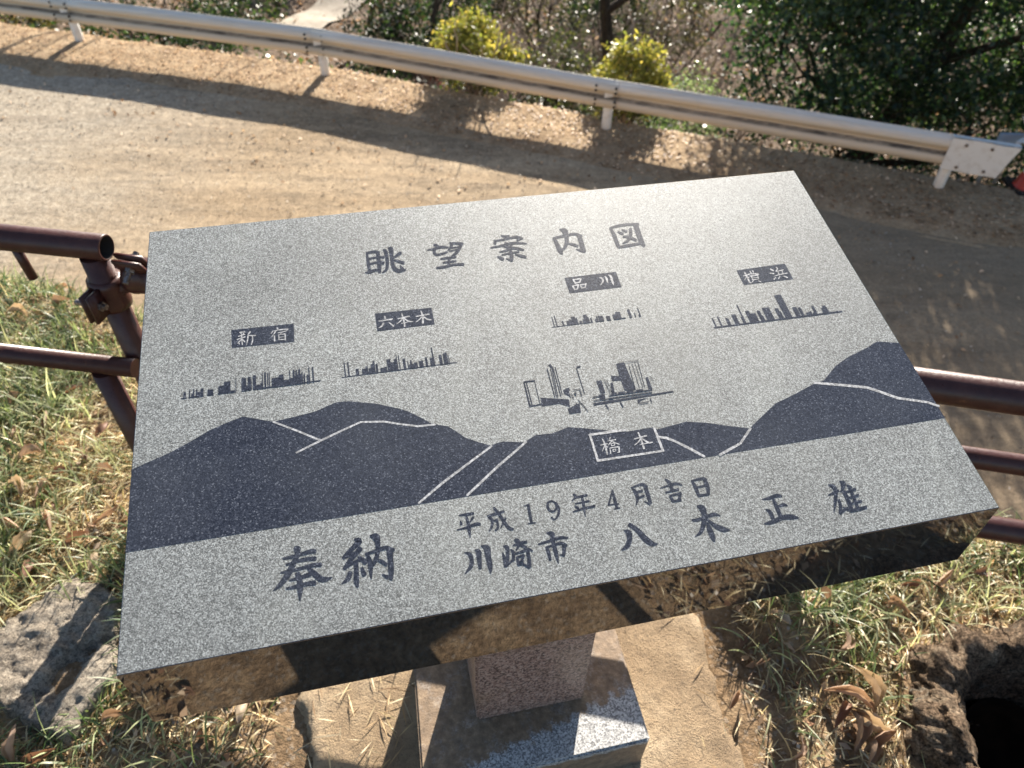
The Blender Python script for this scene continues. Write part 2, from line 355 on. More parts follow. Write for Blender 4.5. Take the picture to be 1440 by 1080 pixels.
def poly_px(V, F, pts, lift):
    b = len(V)
    for p in pts: V.append(on_slab(p[0], p[1], lift))
    F.append(tuple(range(b, b + len(pts))))
def upface(V, F):
    out = []
    for f in F:
        a = np.array([V[i] for i in f]); n = sum(np.cross(a[i], a[(i + 1) % len(a)]) for i in range(len(a)))
        out.append(f if n @ SN > 0 else tuple(reversed(f)))
    return out
def smooth_path(P, n=5):
    if len(P) < 3: return [tuple(P[0] + (P[1] - P[0]) * i / n) for i in range(n + 1)]
    Z = [2 * P[0] - P[1]] + list(P) + [2 * P[-1] - P[-2]]; out = []
    for i in range(1, len(Z) - 2):
        a, b, c, d = Z[i - 1:i + 3]
        for k in range(n):
            t = k / n; out.append(tuple(.5 * ((2 * b) + (c - a) * t + (2 * a - 5 * b + 4 * c - d) * t * t + (3 * b - a - 3 * c + d) * t ** 3)))
    out.append(tuple(Z[-2])); return out
def stroke(V, F, P, lift, curve=True):
    """brush stroke: list of (x, y, width) in photo pixels -> one polygon strip lying on the slab"""
    P = [np.array(p, float) for p in P]
    P = [np.array(p) for p in (smooth_path(P) if curve else P)]
    n = len(P); L = []; Rr = []
    for i, p in enumerate(P):
        d = P[min(i + 1, n - 1)][:2] - P[max(i - 1, 0)][:2]; d = d / (np.linalg.norm(d) + 1e-9); nn = np.array([-d[1], d[0]]) * p[2] / 2
        L.append(p[:2] + nn); Rr.append(p[:2] - nn)
    def capx(p, q):
        d = p[:2] - q[:2]; d = d / (np.linalg.norm(d) + 1e-9); s = np.array([-d[1], d[0]])
        return [p[:2] + d * p[2] * .30 * math.cos(a) + s * p[2] * .5 * math.sin(a) for a in (R(55), R(20), R(-20), R(-55))]
    b = len(V)
    for l, r in zip(L, Rr): V.append(on_slab(*l, lift)); V.append(on_slab(*r, lift))
    for i in range(n - 1): F.append((b + 2 * i, b + 2 * i + 1, b + 2 * i + 3, b + 2 * i + 2))
    for p, q, i in ((P[0], P[1], 0), (P[-1], P[-2], n - 1)):
        k = len(V); cs = capx(p, q)
        for c in cs: V.append(on_slab(*c, lift))
        d0 = np.linalg.norm(cs[0] - L[i]) < np.linalg.norm(cs[0] - Rr[i])
        a_, z_ = (b + 2 * i, b + 2 * i + 1) if d0 else (b + 2 * i + 1, b + 2 * i)
        F.append((a_, k, k + 1, k + 2, k + 3, z_))
def parse(ox, oy, s, txt, wmul=1.0):
    out = []
    for st in txt.replace('\n', ';').split(';'):
        st = st.split()
        if len(st) < 2: continue
        out.append([(ox + float(a) / s, oy + float(b) / s, float(c) / s * wmul) for a, b, c in (q.split(',') for q in st)])
    return out
def lettering(name, groups, mat, parent, base=.00015, wmul=1.0):
    V, F = [], []; k = 0
    for ox, oy, s, txt in groups:
        for st in parse(ox, oy, s, txt, wmul): stroke(V, F, st, base + .000010 * (k % 40)); k += 1
    return obj(name, V, upface(V, F), mat, parent)
TITLE = [(505, 300, 9, """95,495,22 112,600,42 128,700,42 142,748,30;95,508,28 160,490,34 215,488,38 258,492,22;235,495,48 248,600,50 256,690,52 258,748,40
135,575,28 230,556,26;140,642,28 232,620,28;78,750,14 135,745,40 200,720,34 255,722,28
305,462,22 335,482,45 352,560,45 358,640,46 345,710,38 295,752,16;262,552,20 312,558,36;278,622,42 312,632,40
368,438,18 402,455,62 412,540,46 420,620,46 445,695,50 505,728,46 590,715,20;528,500,40 480,530,36 430,572,18;432,592,18 490,605,30 565,628,42;520,660,10 545,700,40 570,718,30"""),
 (505, 300, 9, """862,465,14 950,452,30 1035,428,36 1125,432,24;945,395,30 985,412,40 1010,430,30;955,445,40 952,500,42 985,525,32 1060,510,28 1115,492,26
1150,372,25 1170,395,40 1160,430,34 1122,470,14;1160,380,28 1235,380,30 1312,386,36;1295,388,40 1265,450,42 1230,500,40 1170,542,14;1165,440,18 1250,425,18;1145,478,16 1240,460,18
1032,578,18 1120,565,28 1225,552,26;1140,565,38 1136,650,40;1062,625,18 1140,615,28 1228,602,22;982,690,26 1080,678,34 1200,650,26 1322,645,36"""),
 (660, 290, 9, """402,375,18 455,385,34 502,380,30;455,385,40 462,412,34;318,432,26 326,470,40 332,485,20;318,440,24 420,425,28 520,402,30 610,392,36 678,410,20;665,412,18 605,432,28
272,526,20 400,502,28 545,468,34 728,472,18;462,462,26 440,510,32;440,508,28 530,528,34 620,538,36 690,552,22;535,485,30 492,550,32 385,580,18
412,616,18 500,598,26 628,576,24;522,560,34 535,630,52 538,688,38;468,662,14 530,690,26;360,636,18 400,658,40 432,672,30;580,610,14 650,628,34 715,642,36"""),
 (780, 290, 9, """-20,410,26 10,440,46 45,520,58 78,580,54 95,605,24;-15,405,30 80,384,34 165,368,32 255,352,34 342,380,34;300,365,46 330,440,62 355,530,62 380,575,40;275,545,16 345,565,36 382,580,20
68,295,20 120,312,72 145,370,58 152,450,52 125,525,40 72,575,16;175,472,20 232,485,34 292,505,34;60,296,14 168,312,18"""),
 (780, 290, 9, """700,278,28 740,340,48 775,430,52 805,510,44;700,276,26 800,250,36 920,232,38 1060,228,34;1025,240,66 1062,350,70 1098,450,64 1132,500,44;815,518,34 920,500,40 1100,470,34
800,325,24 862,348,38;850,300,22 912,320,34;958,288,42 962,350,44 930,430,38 862,470,16;866,384,22 940,390,40 1032,432,34""")]
DONOR = [(370, 740, 7.2, """202,328,22 300,308,36 400,278,38 500,252,48 530,258,40;235,390,24 340,356,32 430,335,40 530,326,44;182,470,22 330,440,32 500,396,42 585,388,46
345,220,74 346,290,56 312,370,58 250,490,64 175,590,46 104,652,8;445,418,24 510,470,56 580,530,64 640,535,46 702,515,6
272,546,22 370,522,36 475,486,46;236,630,22 330,612,38 430,585,40 525,572,52;350,478,56 370,550,60 376,640,60 374,752,12"""),
 (370, 740, 7.2, """925,132,20 972,150,66 915,215,48 860,270,46 812,322,36;812,318,36 880,290,30 940,262,24;985,225,54 930,290,48 870,360,44 822,430,36;822,425,34 890,385,30 960,345,28 1030,345,40;968,310,34 1040,365,58
942,370,44 944,470,52 946,560,56 958,612,26;885,468,46 860,530,50 795,582,8;1000,425,36 1025,490,52
1042,272,26 1078,340,46 1090,430,46 1095,528,16;1045,280,26 1150,246,34 1240,218,42 1325,240,34;1282,240,66 1290,340,56 1298,450,60 1296,535,36;1205,485,12 1262,515,40
1085,98,20 1140,108,78 1160,160,54 1162,250,48 1140,340,46 1095,415,28;1155,335,24 1200,355,36 1250,388,34"""),
 (640, 740, 8, """105,296,12 160,312,44 185,370,48 178,450,48 108,540,8;222,265,14 262,288,62 272,370,56 282,472,40;290,220,12 355,248,78 372,340,64 395,450,58 402,535,10
545,222,16 582,238,50 592,320,42 580,440,40;535,298,16 556,370,40 572,445,50;570,445,40 620,405,26 660,370,24;628,262,18 655,300,40 656,382,34
672,150,28 700,168,58 712,215,46;652,216,16 720,190,30 805,175,30;720,210,34 686,270,14;722,205,24 800,236,32;680,306,20 760,282,30 820,258,34 872,276,16
695,345,26 714,428,34;700,345,20 775,325,30;775,330,30 745,392,26;712,402,20 765,385,24;815,275,40 832,360,42 836,452,48;756,420,14 835,458,34;714,432,24 775,418,18"""),
 (640, 740, 8, """1032,75,22 1088,88,62 1098,135,44;940,202,20 1050,168,30 1180,130,36 1268,130,24;1090,130,46 1115,220,46 1140,320,46 1162,418,10;1020,232,18 1045,275,40 1072,375,34;1030,235,20 1110,212,28 1190,190,36 1255,216,32;1225,215,50 1226,275,42 1222,325,36;1180,320,12 1228,328,24"""),
 (860, 700, 8, """138,365,14 190,392,64 202,460,62 178,540,56 116,586,20;200,300,46 290,365,56 380,462,68 455,515,58 522,518,8"""),
 (860, 700, 8, """908,250,26 960,250,40 1050,220,40 1150,186,42 1222,202,10;962,92,20 1018,118,72 1045,200,60 1036,290,58 1002,385,42 938,438,8;1076,285,24 1102,355,60 1140,445,58 1158,490,22;1078,245,24 1160,310,48 1255,355,60 1332,362,8"""),
 (1050, 670, 8, """172,258,8 250,245,38 340,215,44 392,224,24;298,260,28 335,340,46 382,452,46;340,342,20 410,318,38 458,326,14;216,370,16 262,400,42 298,482,42;202,530,20 290,512,46 400,462,52 500,455,56 582,466,18"""),
 (1050, 670, 8, """918,212,12 970,190,32 1032,160,30;918,94,10 972,115,52 1002,170,46 996,280,42 982,405,10;1035,262,32 1055,330,38 1052,410,36;1050,410,44 1110,368,26 1135,345,14;1082,345,14 1150,378,30
1042,52,8 1085,82,62 1072,150,30 1052,172,14;1092,170,44 1140,265,48 1182,388,48;1128,95,22 1165,132,52;1110,176,22 1222,142,32;1142,242,22 1255,210,32;1160,308,22 1288,276,30;1172,388,30 1260,366,40 1345,345,34;1165,150,34 1205,240,36 1252,362,36""")]
DATE = [(635, 690, 7.2, """78,250,14 150,240,28 222,230,26;148,250,20 165,320,30 180,400,34 190,476,8;90,308,14 100,340,30;218,268,26 184,322,12;58,396,10 150,372,22 250,338,32 290,338,26
358,256,10 430,240,28 532,208,22;375,265,26 412,300,30 406,365,26 378,412,8;410,310,18 465,294,24;460,298,24 470,370,24 445,402,18;428,172,22 480,235,30 530,312,30 580,375,34 624,390,24;548,278,20 522,330,22 495,382,8
732,155,8 778,142,22;775,142,28 792,230,30 810,326,28;775,334,12 855,322,12
1015,102,14 975,125,24 978,178,26 1018,210,22 1058,186,20 1055,130,22 1015,102,14;1052,120,24 1084,180,28 1082,240,26 1045,290,14 1010,270,20
1235,36,22 1255,60,24 1218,106,8;1240,74,16 1310,56,22 1372,44,22;1252,132,12 1392,104,22;1250,155,16 1285,178,24;1230,212,14 1330,182,22 1448,155,24;1320,58,20 1338,150,30 1356,262,6"""),
 (830, 660, 8, """250,232,12 230,310,22 205,398,20;203,398,18 322,388,14;248,232,18 275,340,34 302,432,30;272,446,12 336,434,12
465,205,12 500,245,36 532,325,36 512,410,8;462,206,16 580,168,30 640,195,22;615,185,40 650,290,44 678,380,36;608,360,8 672,392,26;520,256,20 585,240,28;530,322,20 608,296,24
840,108,14 888,150,40 922,232,36;786,212,8 900,176,26 970,160,30 1032,178,12;850,260,20 990,226,30;895,298,24 932,358,36;895,298,20 1020,268,28;1012,272,36 1000,342,34;930,358,26 1022,345,24
1140,130,18 1180,195,40 1220,295,32;1138,130,20 1255,104,32 1308,118,26;1288,118,42 1320,200,46 1332,280,32;1190,206,18 1302,180,22;1218,296,26 1332,280,26""")]
for g in TITLE + DONOR: lettering('engraved_character', [g], M['panel'], sign)      # one mesh per character
for ox, oy, s, txt in DATE:
    for t in txt.split('\n'): lettering('engraved_character', [(ox, oy, s, t)], M['panel'], sign, wmul=1.05)
PLATES = [((310, 440, 12), [(185, 290), (1238, 180), (1250, 485), (195, 590)],
 """325,332,18 412,320,20;345,345,16 358,368,16;398,340,16 378,370,16;300,398,14 415,365,18;280,452,14 420,405,18;358,385,22 366,460,22 370,542,18;358,445,18 290,520,14;378,452,16 412,490,20;300,490,12 320,530,18
 505,318,28 470,365,18;468,362,18 460,450,22 442,545,10;470,385,16 595,384,22;540,398,22 545,460,22 524,538,14
 958,255,24 972,285,24;880,318,18 855,352,16;880,315,14 1000,290,18 1142,276,20;1140,278,18 1105,312,12;932,318,22 865,412,12;912,388,24 916,478,26;968,342,14 1095,312,18;1032,335,16 1012,366,14;984,372,20 990,460,20;985,374,14 1092,358,18;1092,355,22 1096,462,24;990,416,12 1088,405,12;990,458,16 1100,448,18"""),
 ((515, 420, 13.09), [(160, 275), (1200, 165), (1262, 470), (205, 600)],
 """340,328,28 352,368,34;232,416,18 350,398,22 485,378,26;318,455,34 285,510,30 232,540,10;418,438,16 505,508,34
 655,280,24 690,400,30 710,512,32;585,372,18 795,325,26;668,370,20 620,425,20 555,472,8;690,358,18 780,420,26 860,424,14;648,456,12 755,438,18
 1010,232,24 1042,330,34 1042,455,36;916,330,18 1160,288,26;1020,340,22 970,395,18 912,435,10;1050,330,18 1130,385,28 1200,390,16"""),
 ((780, 370, 13.09), [(180, 270), (1125, 160), (1235, 440), (275, 555)],
 """338,303,22 382,376,28;342,308,20 485,285,24;482,285,28 460,358,22;378,372,20 470,350,20;330,424,24 372,492,24;335,425,18 432,398,22;432,398,26 424,475,20;372,490,18 430,472,18;468,405,24 502,464,22;470,405,18 585,384,22;572,385,26 560,455,22;498,462,20 565,450,20
 822,268,12 875,290,34 886,340,34 842,410,8;922,242,14 955,290,36 976,368,22;986,220,12 1030,248,40 1060,340,38 1086,410,12"""),
 ((1020, 360, 13.09), [(205, 265), (1095, 140), (1250, 425), (340, 530)],
 """350,300,22 400,385,30 438,475,28 472,502,12;330,370,16 445,335,24;392,372,18 352,448,12;405,385,14 438,402,16;455,335,16 602,322,18;452,280,18 482,332,18;502,270,20 520,325,16;448,372,14 615,340,18;478,370,18 500,440,18;485,376,14 600,352,14;592,352,18 612,430,20;500,408,12 602,395,12;500,442,14 612,426,14;520,452,16 470,505,10;608,462,14 655,482,18
 825,242,20 882,276,28;818,320,16 890,328,26;925,400,18 895,432,26;935,212,22 962,240,18;958,240,20 930,292,18;940,290,16 1065,258,20;962,282,20 988,345,20;1040,268,18 1060,330,18;898,375,12 1010,345,18 1138,318,18;1002,375,22 978,422,18;1060,370,14 1140,402,26"""),
 ]
for (ox, oy, s), q, txt in PLATES:
    V, F = [], []; poly_px(V, F, [(ox + a / s, oy + b / s) for a, b in q], .00015)
    pl = obj('name_plate', V, upface(V, F), M['panel'], sign)
    lettering('lettering', [(ox, oy, s, txt)], M['line'], pl, base=.00024)
# mountains
RIDGE = [(184.5, 660.4), (200, 653.6), (239.5, 636.3), (267, 621.5), (294.8, 605), (318, 595), (341.8, 585.7), (362, 589.5), (384, 593), (415, 586), (444, 578.5), (460, 571), (474, 565.5), (490.7, 564.2), (528.5, 567.7), (552, 572.6), (573, 578),
 (592, 587.5), (607.6, 596), (630, 599.6), (642, 607), (653.6, 615), (672, 621.5), (690.2, 626.7), (699, 623), (708, 620.8), (737.5, 622), (752.8, 611.9), (776.4, 609.5), (788, 605), (798.7, 600.5), (825, 602.5), (860, 606), (880, 607.3), (917.5, 601),
 (925, 603.7), (946, 598), (965, 593), (992.5, 594.5), (1025, 599), (1054, 602.5), (1070.5, 586.4), (1091, 567), (1116.7, 554.8), (1145.8, 539), (1158, 535.4), (1175, 514.7), (1192, 502.5), (1218.8, 489.2), (1233.3, 480.2), (1264, 482.2)]
def edge_pt(a, b, py):   # where the slab's side edge passes image row py, 1.5 mm inside
    A, B = px_of(Q[a]), px_of(Q[b]); t = (py - A[1]) / (B[1] - A[1]); return A + (B - A) * t
def ins(p, dx): return (p[0] + dx, p[1])
base_l, base_r = ins(edge_pt('TL', 'BL', 777), .25), ins(edge_pt('TR', 'BR', 587.6), -.25)
RIDGE[0] = ins(edge_pt('TL', 'BL', 660.4), .25); RIDGE[-1] = ins(edge_pt('TR', 'BR', 482.2), -.25)
V, F = [], []; n = len(RIDGE)
side = [ins(edge_pt('TR', 'BR', y), -.25) for y in (510, 550)]
top = RIDGE + side + [base_r]
for p in top: V.append(on_slab(*p, .00015))
m0 = len(V)
for i, p in enumerate(top):
    t = (p[0] - base_l[0]) / (base_r[0] - base_l[0]); t = 0 if i == 0 else min(1, max(0, t)); q = np.array(base_l) * (1 - t) + np.array(base_r) * t; V.append(on_slab(q[0], q[1], .00015))
for i in range(n - 1): F.append((i, i + 1, m0 + i + 1, m0 + i))
F.append((n - 1, n, n + 1, n + 2, m0 + n - 1))
mt = obj('mountain_panel', V, upface(V, F), M['panel'], sign)
LINES = [([(384, 593), (418, 606), (451, 619.5)], 3.2), ([(416.5, 636.8), (451, 619.8), (480, 606), (507, 593.7), (540, 593), (563, 596.5), (587.5, 599.6), (612, 597)], 3.1),
 ([(691.4, 627.3), (657, 653), (623, 678.7), (588.7, 707.7)], 3.6), ([(740, 621.3), (721, 638), (701, 655), (657, 696.7)], 3.6),
 ([(925, 614.5), (937, 616), (950, 621), (970, 631), (991, 642.5)], 3.8), ([(1055.5, 602.3), (1041, 623.7), (1026, 632), (1012, 640)], 4.4),
 ([(1144.6, 538.3), (1182, 541.5), (1218.8, 545), (1240, 552), (1262.5, 560), (1303.8, 565.7), (1320.2, 571.4)], 3.9)]
for k, (pts, w) in enumerate(LINES):
    V, F = [], []; stroke(V, F, [(a, b, w * random.uniform(.78, .98)) for a, b in pts], .00024 + k * .00001, curve=False)
    obj('ridge_line', V, upface(V, F), M['line'], mt)
V, F = [], []
for k, st in enumerate(parse(815, 590, 11.08, "160,236,34 222,440,36 285,642,38;150,240,36 250,228,36 400,206,40 560,180,44 720,168,30;275,645,36 700,580,34 1310,488,34;1160,130,36 1230,310,38 1300,490,40", 1)):
    stroke(V, F, st, .00034 + k * .00001, curve=False)
obj('frame_line', V, upface(V, F), M['line'], mt)
lettering('village_lettering', [(815, 590, 11.08, """358,308,18 398,400,28 432,545,24;326,400,16 435,375,20;390,410,18 355,495,10;402,412,14 438,430,18;478,280,20 462,312,14;438,336,12 562,314,18;502,332,20 448,402,12;505,340,14 560,365,18 620,388,14;488,376,12 552,364,12;552,364,12 542,402,12;490,376,12 498,412,12;496,412,12 545,402,12;472,450,16 486,532,16;472,446,14 615,424,20;612,428,24 618,505,24;588,515,12 620,512,16;518,472,12 526,504,12;518,470,12 562,460,14;562,460,14 556,492,12;526,504,12 558,494,12
912,205,22 960,320,30 1004,455,32;856,306,18 1042,254,28;945,312,20 905,362,18 855,402,8;970,300,16 1070,360,28 1138,356,12;938,396,12 1055,370,20""")], M['line'], mt, base=.00024)
# skylines: little city silhouettes, each building a bar raised from its baseline along the slab
SV = (Q['TL'] - Q['BL']) / np.linalg.norm(Q['TL'] - Q['BL'])
def skyline(ox, oy, s, a, b, segs, bars, th=12):
    V, F = [], []; k = 0; a = np.array(a, float); b = np.array(b, float)
    def bp(x): t = (x - a[0]) / (b[0] - a[0]); return a + (b - a) * t
    P0 = on_slab(ox + a[0] / s, oy + a[1] / s); q1 = px_of(P0 + SV * .01); q0 = px_of(P0); up = (q1 - q0) / -(q1 - q0)[1]
    P1 = on_slab(ox + b[0] / s, oy + b[1] / s); q1 = px_of(P1 + SV * .01); q0 = px_of(P1); up2 = (q1 - q0) / -(q1 - q0)[1]
    def upv(x): t = (x - a[0]) / (b[0] - a[0]); return up * (1 - t) + up2 * t
    for x0, x1, h in [(p, q, th) for p, q in segs] + list(bars):
        c = [bp(x0), bp(x1), bp(x1) + upv(x1) * h, bp(x0) + upv(x0) * h]
        poly_px(V, F, [(ox + p[0] / s, oy + p[1] / s) for p in c], .00015 + .000006 * k); k += 1
    return obj('skyline', V, upface(V, F), M['panel'], sign)
skyline(240, 500, 6.545, (95, 403), (1380, 236), [(95, 150), (165, 300), (335, 395), (435, 595), (655, 692), (785, 1380)],
 [(118, 140, 62), (170, 180, 80), (190, 205, 40), (205, 218, 80), (232, 246, 72), (246, 276, 46), (276, 302, 76), (340, 365, 58), (365, 392, 54), (440, 490, 76), (491, 552, 108), (552, 592, 20), (600, 606, 130), (655, 676, 125), (676, 698, 118), (700, 712, 50), (714, 740, 125), (742, 748, 100), (760, 790, 132), (790, 832, 40), (832, 842, 60), (845, 852, 148), (868, 882, 148), (895, 902, 140), (910, 917, 145), (852, 880, 12), (935, 1000, 84), (1000, 1045, 106), (1045, 1095, 52), (1100, 1106, 140), (1095, 1150, 62), (1132, 1148, 136), (1158, 1172, 132), (1150, 1222, 86), (1184, 1200, 136), (1212, 1222, 110), (1230, 1242, 90), (1258, 1286, 74), (1280, 1287, 146), (1312, 1324, 138)])
skyline(470, 480, 8, (82, 412), (1385, 240), [(82, 1385)], [(122, 136, 165), (162, 178, 165), (250, 285, 80), (320, 362, 68), (362, 388, 92), (388, 470, 26), (425, 470, 110), (395, 470, 66), (450, 470, 140), (478, 500, 105), (525, 570, 50), (570, 600, 58), (608, 650, 138), (650, 688, 100), (692, 720, 130), (718, 726, 185), (742, 750, 170), (722, 760, 6), (788, 815, 125), (836, 844, 90), (850, 905, 50), (868, 884, 96), (905, 945, 62), (965, 1010, 74), (1038, 1060, 105), (1092, 1140, 92), (1124, 1136, 206), (1196, 1226, 112), (1244, 1262, 120), (1262, 1288, 130), (1298, 1304, 100)], 9)
skyline(765, 420, 9.6, (108, 390), (1315, 240), [(108, 660), (700, 815), (855, 910), (945, 1105)], [(140, 152, 140), (176, 190, 150), (258, 280, 70), (320, 365, 62), (365, 380, 80), (395, 450, 108), (380, 440, 62), (455, 470, 90), (490, 520, 40), (535, 560, 55), (560, 610, 115), (600, 625, 80), (640, 662, 62), (700, 735, 40), (725, 740, 76), (750, 770, 80), (770, 815, 70), (855, 905, 60), (945, 1000, 70), (990, 1055, 98), (1055, 1105, 14), (1160, 1192, 112), (1235, 1246, 60), (1286, 1312, 30), (1300, 1312, 115)], 9)
skyline(990, 405, 6.857, (100, 390), (1338, 232), [(100, 1338)], [(115, 130, 95), (170, 185, 105), (240, 262, 80), (262, 270, 70), (310, 352, 104), (388, 415, 76), (400, 412, 190), (452, 490, 122), (490, 540, 92), (560, 590, 110), (590, 600, 60), (620, 690, 130), (735, 770, 110), (772, 780, 80), (795, 860, 230), (900, 942, 100), (950, 978, 92), (1000, 1030, 36), (1030, 1055, 44), (1062, 1102, 28), (1080, 1104, 90), (1160, 1215, 60), (1180, 1212, 80), (1285, 1300, 18)], 14)
# the nearer town above its frame: irregular blocks traced as they are
V, F = [], []
for k, p in enumerate(["240,385 480,400 490,465 400,437 250,460", "303,110 325,100 345,128 332,140", "430,322 475,300 490,316 480,340 500,386 440,350", "470,480 535,446 540,430 552,440 570,430 582,510 485,524", "710,242 755,240 788,345 747,350", "833,200 905,205 920,240 845,245", "878,100 945,85 1045,320 950,325 905,205",
 "1125,215 1145,210 1185,310 1155,320", "830,262 850,256 866,340 842,346", "685,432 1352,328 1366,338 690,452", "730,360 780,352 790,398 742,404", "1058,402 1150,386 1090,408 1062,440"]):
    poly_px(V, F, [(720 + float(a) / 6, 495 + float(b) / 6) for a, b in (q.split(',') for q in p.split())], .00015 + .000006 * k)
ln = """100,252,10 152,458,14;100,252,10 192,242,9;122,258,7 172,455,9;152,458,10 246,440,9;190,244,5 235,430,5;296,140,8 362,380,7;325,140,6 376,380,6;338,140,6 388,380,6;345,130,7 412,370,7;365,130,6 425,360,5;545,140,7 612,350,6;548,128,14 576,122,12;790,440,10 815,482,8;915,424,12 938,462,10;560,405,6 640,497,6
820,368,9 1180,318,9;820,392,9 1180,340,9;680,384,8 760,368,8;690,410,8 850,392,8;985,110,4 1040,310,5;1010,90,3 1075,300,4;1035,84,3 1105,300,4;1060,78,4 1120,296,4;955,86,5 1066,72,5;840,355,16 880,350,16;900,346,16 950,340,16;970,336,14 1020,330,14;1050,326,14 1100,320,14;1075,436,8 1150,420,8;1165,390,7 1180,425,6;500,350,5 520,390,6;515,320,6 570,312,6;530,345,14 540,360,12;570,310,6 590,370,6;780,240,5 830,345,5;800,240,4 850,345,4;1165,205,4 1200,250,4"""
for k, st in enumerate(parse(720, 495, 6, ln.replace('\n', ';'))): stroke(V, F, st, .00024 + k * .000008, curve=False)
obj('town_silhouette', V, upface(V, F), M['panel'], sign)
# pillar and plinth
ex = Q['BR'] - Q['BL']; ex[2] = 0; ex /= np.linalg.norm(ex); ey = np.array([-ex[1], ex[0], 0]); EZ = np.array([0, 0, 1.0])
BZ = .123
cfl, cfr = on_z(671, 1013, BZ), on_z(820, 982, BZ)
cw = np.linalg.norm(cfr - cfl); cdir = (cfr - cfl) / cw; cn = np.array([-cdir[1], cdir[0], 0])
def bev_prism(name, quad, z0, ztop, mats, parent, bev):
    bm = bmesh.new(); b = [bm.verts.new((p[0], p[1], z0)) for p in quad]; t = [bm.verts.new((p[0], p[1], z)) for p, z in zip(quad, ztop)]
    bm.faces.new(b[::-1]); bm.faces.new(t)
    for i in range(4): j = (i + 1) % 4; bm.faces.new((b[i], b[j], t[j], t[i]))
    bmesh.ops.bevel(bm, geom=list(bm.edges), offset=bev, segments=2, affect='EDGES'); bmesh.ops.recalc_face_normals(bm, faces=bm.faces)
    return bobj(name, bm, mats, parent)
def slab_under(p): # height of the slab's underside at plan point p
    return Q['BL'][2] - .1045 - (SN[0] * (p[0] - Q['BL'][0]) + SN[1] * (p[1] - Q['BL'][1])) / SN[2]
cq = [cfl, cfr, cfr + cn * cw * .9, cfl + cn * cw * .9]
bev_prism('pillar', cq, BZ - .002, [slab_under(p) - .001 for p in cq], M['pink'], sign, .004)
bfr, bbr, bbl = on_z(915, 1040, BZ), on_z(866, 886, BZ), on_z(582, 944, BZ); bfl = bfr + (bbl - bbr) * 1.02
mid = (bfl + bfr) / 2
base = bev_prism('plinth', [bfl, bfr, bbr + (bbr - bfr) * .35, bbl + (bbl - bfl) * .35], -.05, [BZ] * 4, M['base'], sign, .004)
# move the plinth's own origin to its front top edge so that the stain in its material starts there
dv = Vector(mid) + Vector((0, .0, 0)) - wloc(base); dv += Vector(-ey) * -.042
base.data.transform(Matrix.Translation(-dv)); base.location = dv

# ------------------------------------------------------------------ slab of concrete under the sign, broken block, stump
def rough_plate(name, outline, z0, top, mat, label, cat, amp, step=.012, inset=.0):
    xs = [p[0] for p in outline]; ys = [p[1] for p in outline]; x0, x1, y0, y1 = min(xs), max(xs), min(ys), max(ys)
    P = np.array(outline)
    def inside(x, y):
        c = False
        for i in range(len(P)):
            a, b = P[i], P[i - 1]
            if (a[1] > y) != (b[1] > y) and x < (b[0] - a[0]) * (y - a[1]) / (b[1] - a[1]) + a[0]: c = not c
        return c
    def dist(x, y):
        d = 9
        for i in range(len(P)):
            a, b = P[i - 1], P[i]; ab = b - a; t = max(0, min(1, ((x - a[0]) * ab[0] + (y - a[1]) * ab[1]) / (ab @ ab))); d = min(d, math.hypot(x - a[0] - t * ab[0], y - a[1] - t * ab[1]))
        return d
    V = []; F = []; nx = int((x1 - x0 + .08) / step); ny = int((y1 - y0 + .08) / step)
    for i in range(nx):
        for j in range(ny):
            x = x0 - .04 + i * step; y = y0 - .04 + j * step
            d = (dist(x, y) if inside(x, y) else -dist(x, y)) + .014 * fbm(x, y, 12, 3)
            t = max(0, min(1, (d + .004) / .016)); t = t * t * (3 - 2 * t)
            V.append((x, y, z0 + (top(x, y) - z0) * t + amp * fbm(x, y, 26, 3) * t))
    for i in range(nx - 1):
        for j in range(ny - 1):
            a = i * ny + j; q = (a, a + ny, a + ny + 1, a + 1)
            if max(V[k][2] for k in q) > z0 + .002: F.append(q)
    o = obj(name, V, F, mat, loc=((x0 + x1) / 2, (y0 + y1) / 2, 0), smooth=True)
    me = o.data; bm = bmesh.new(); bm.from_mesh(me); bmesh.ops.delete(bm, geom=[v for v in bm.verts if not v.link_faces], context='VERTS'); bm.to_mesh(me); bm.free()
    return tag(o, label, cat)
p1, p2, p3, p4 = on_z(985, 868, .012)[:2], on_z(1050, 1078, .012)[:2], on_z(428, 1078, .012)[:2], on_z(410, 985, .012)[:2]
rough_plate('concrete_footing', [p4, tuple(p4 + np.array([.0, .24])), tuple(p1 + np.array([-.02, .1])), tuple(p1), tuple(p2), (.47, .30), (-.33, .22), tuple(p3)], -.03, lambda x, y: .014,
            M['pad'], 'muddy tan concrete footing around the base of the pillar', 'footing', .0022)
bo = [on_z(a, b, .035)[:2] for a, b in ((98, 800), (135, 812), (172, 838), (166, 905), (160, 955), (128, 988), (85, 1046), (40, 1028), (0, 1004), (-45, 960), (-40, 890), (0, 868), (45, 838))]
def btop(x, y):
    q = on_z(96, 935, .035); u = (x - q[0]) * .5 + (y - q[1]) * .87; v = (x - q[0]) * .87 - (y - q[1]) * .5
    h = math.hypot(u / .075, v / .03) + .55 * fbm(x, y, 22, 3)      # a broken-out pocket
    return .024 + .008 * fbm(x, y, 9, 3) + .006 * fbm(x, y, 55, 3) - .034 * max(0, min(1, (1.15 - h) * 1.6))
rough_plate('concrete_block', [tuple(p) for p in bo], -.03, btop, M['block'], 'broken grey concrete block sunk in the grass left of the sign', 'concrete block', .006, .006)
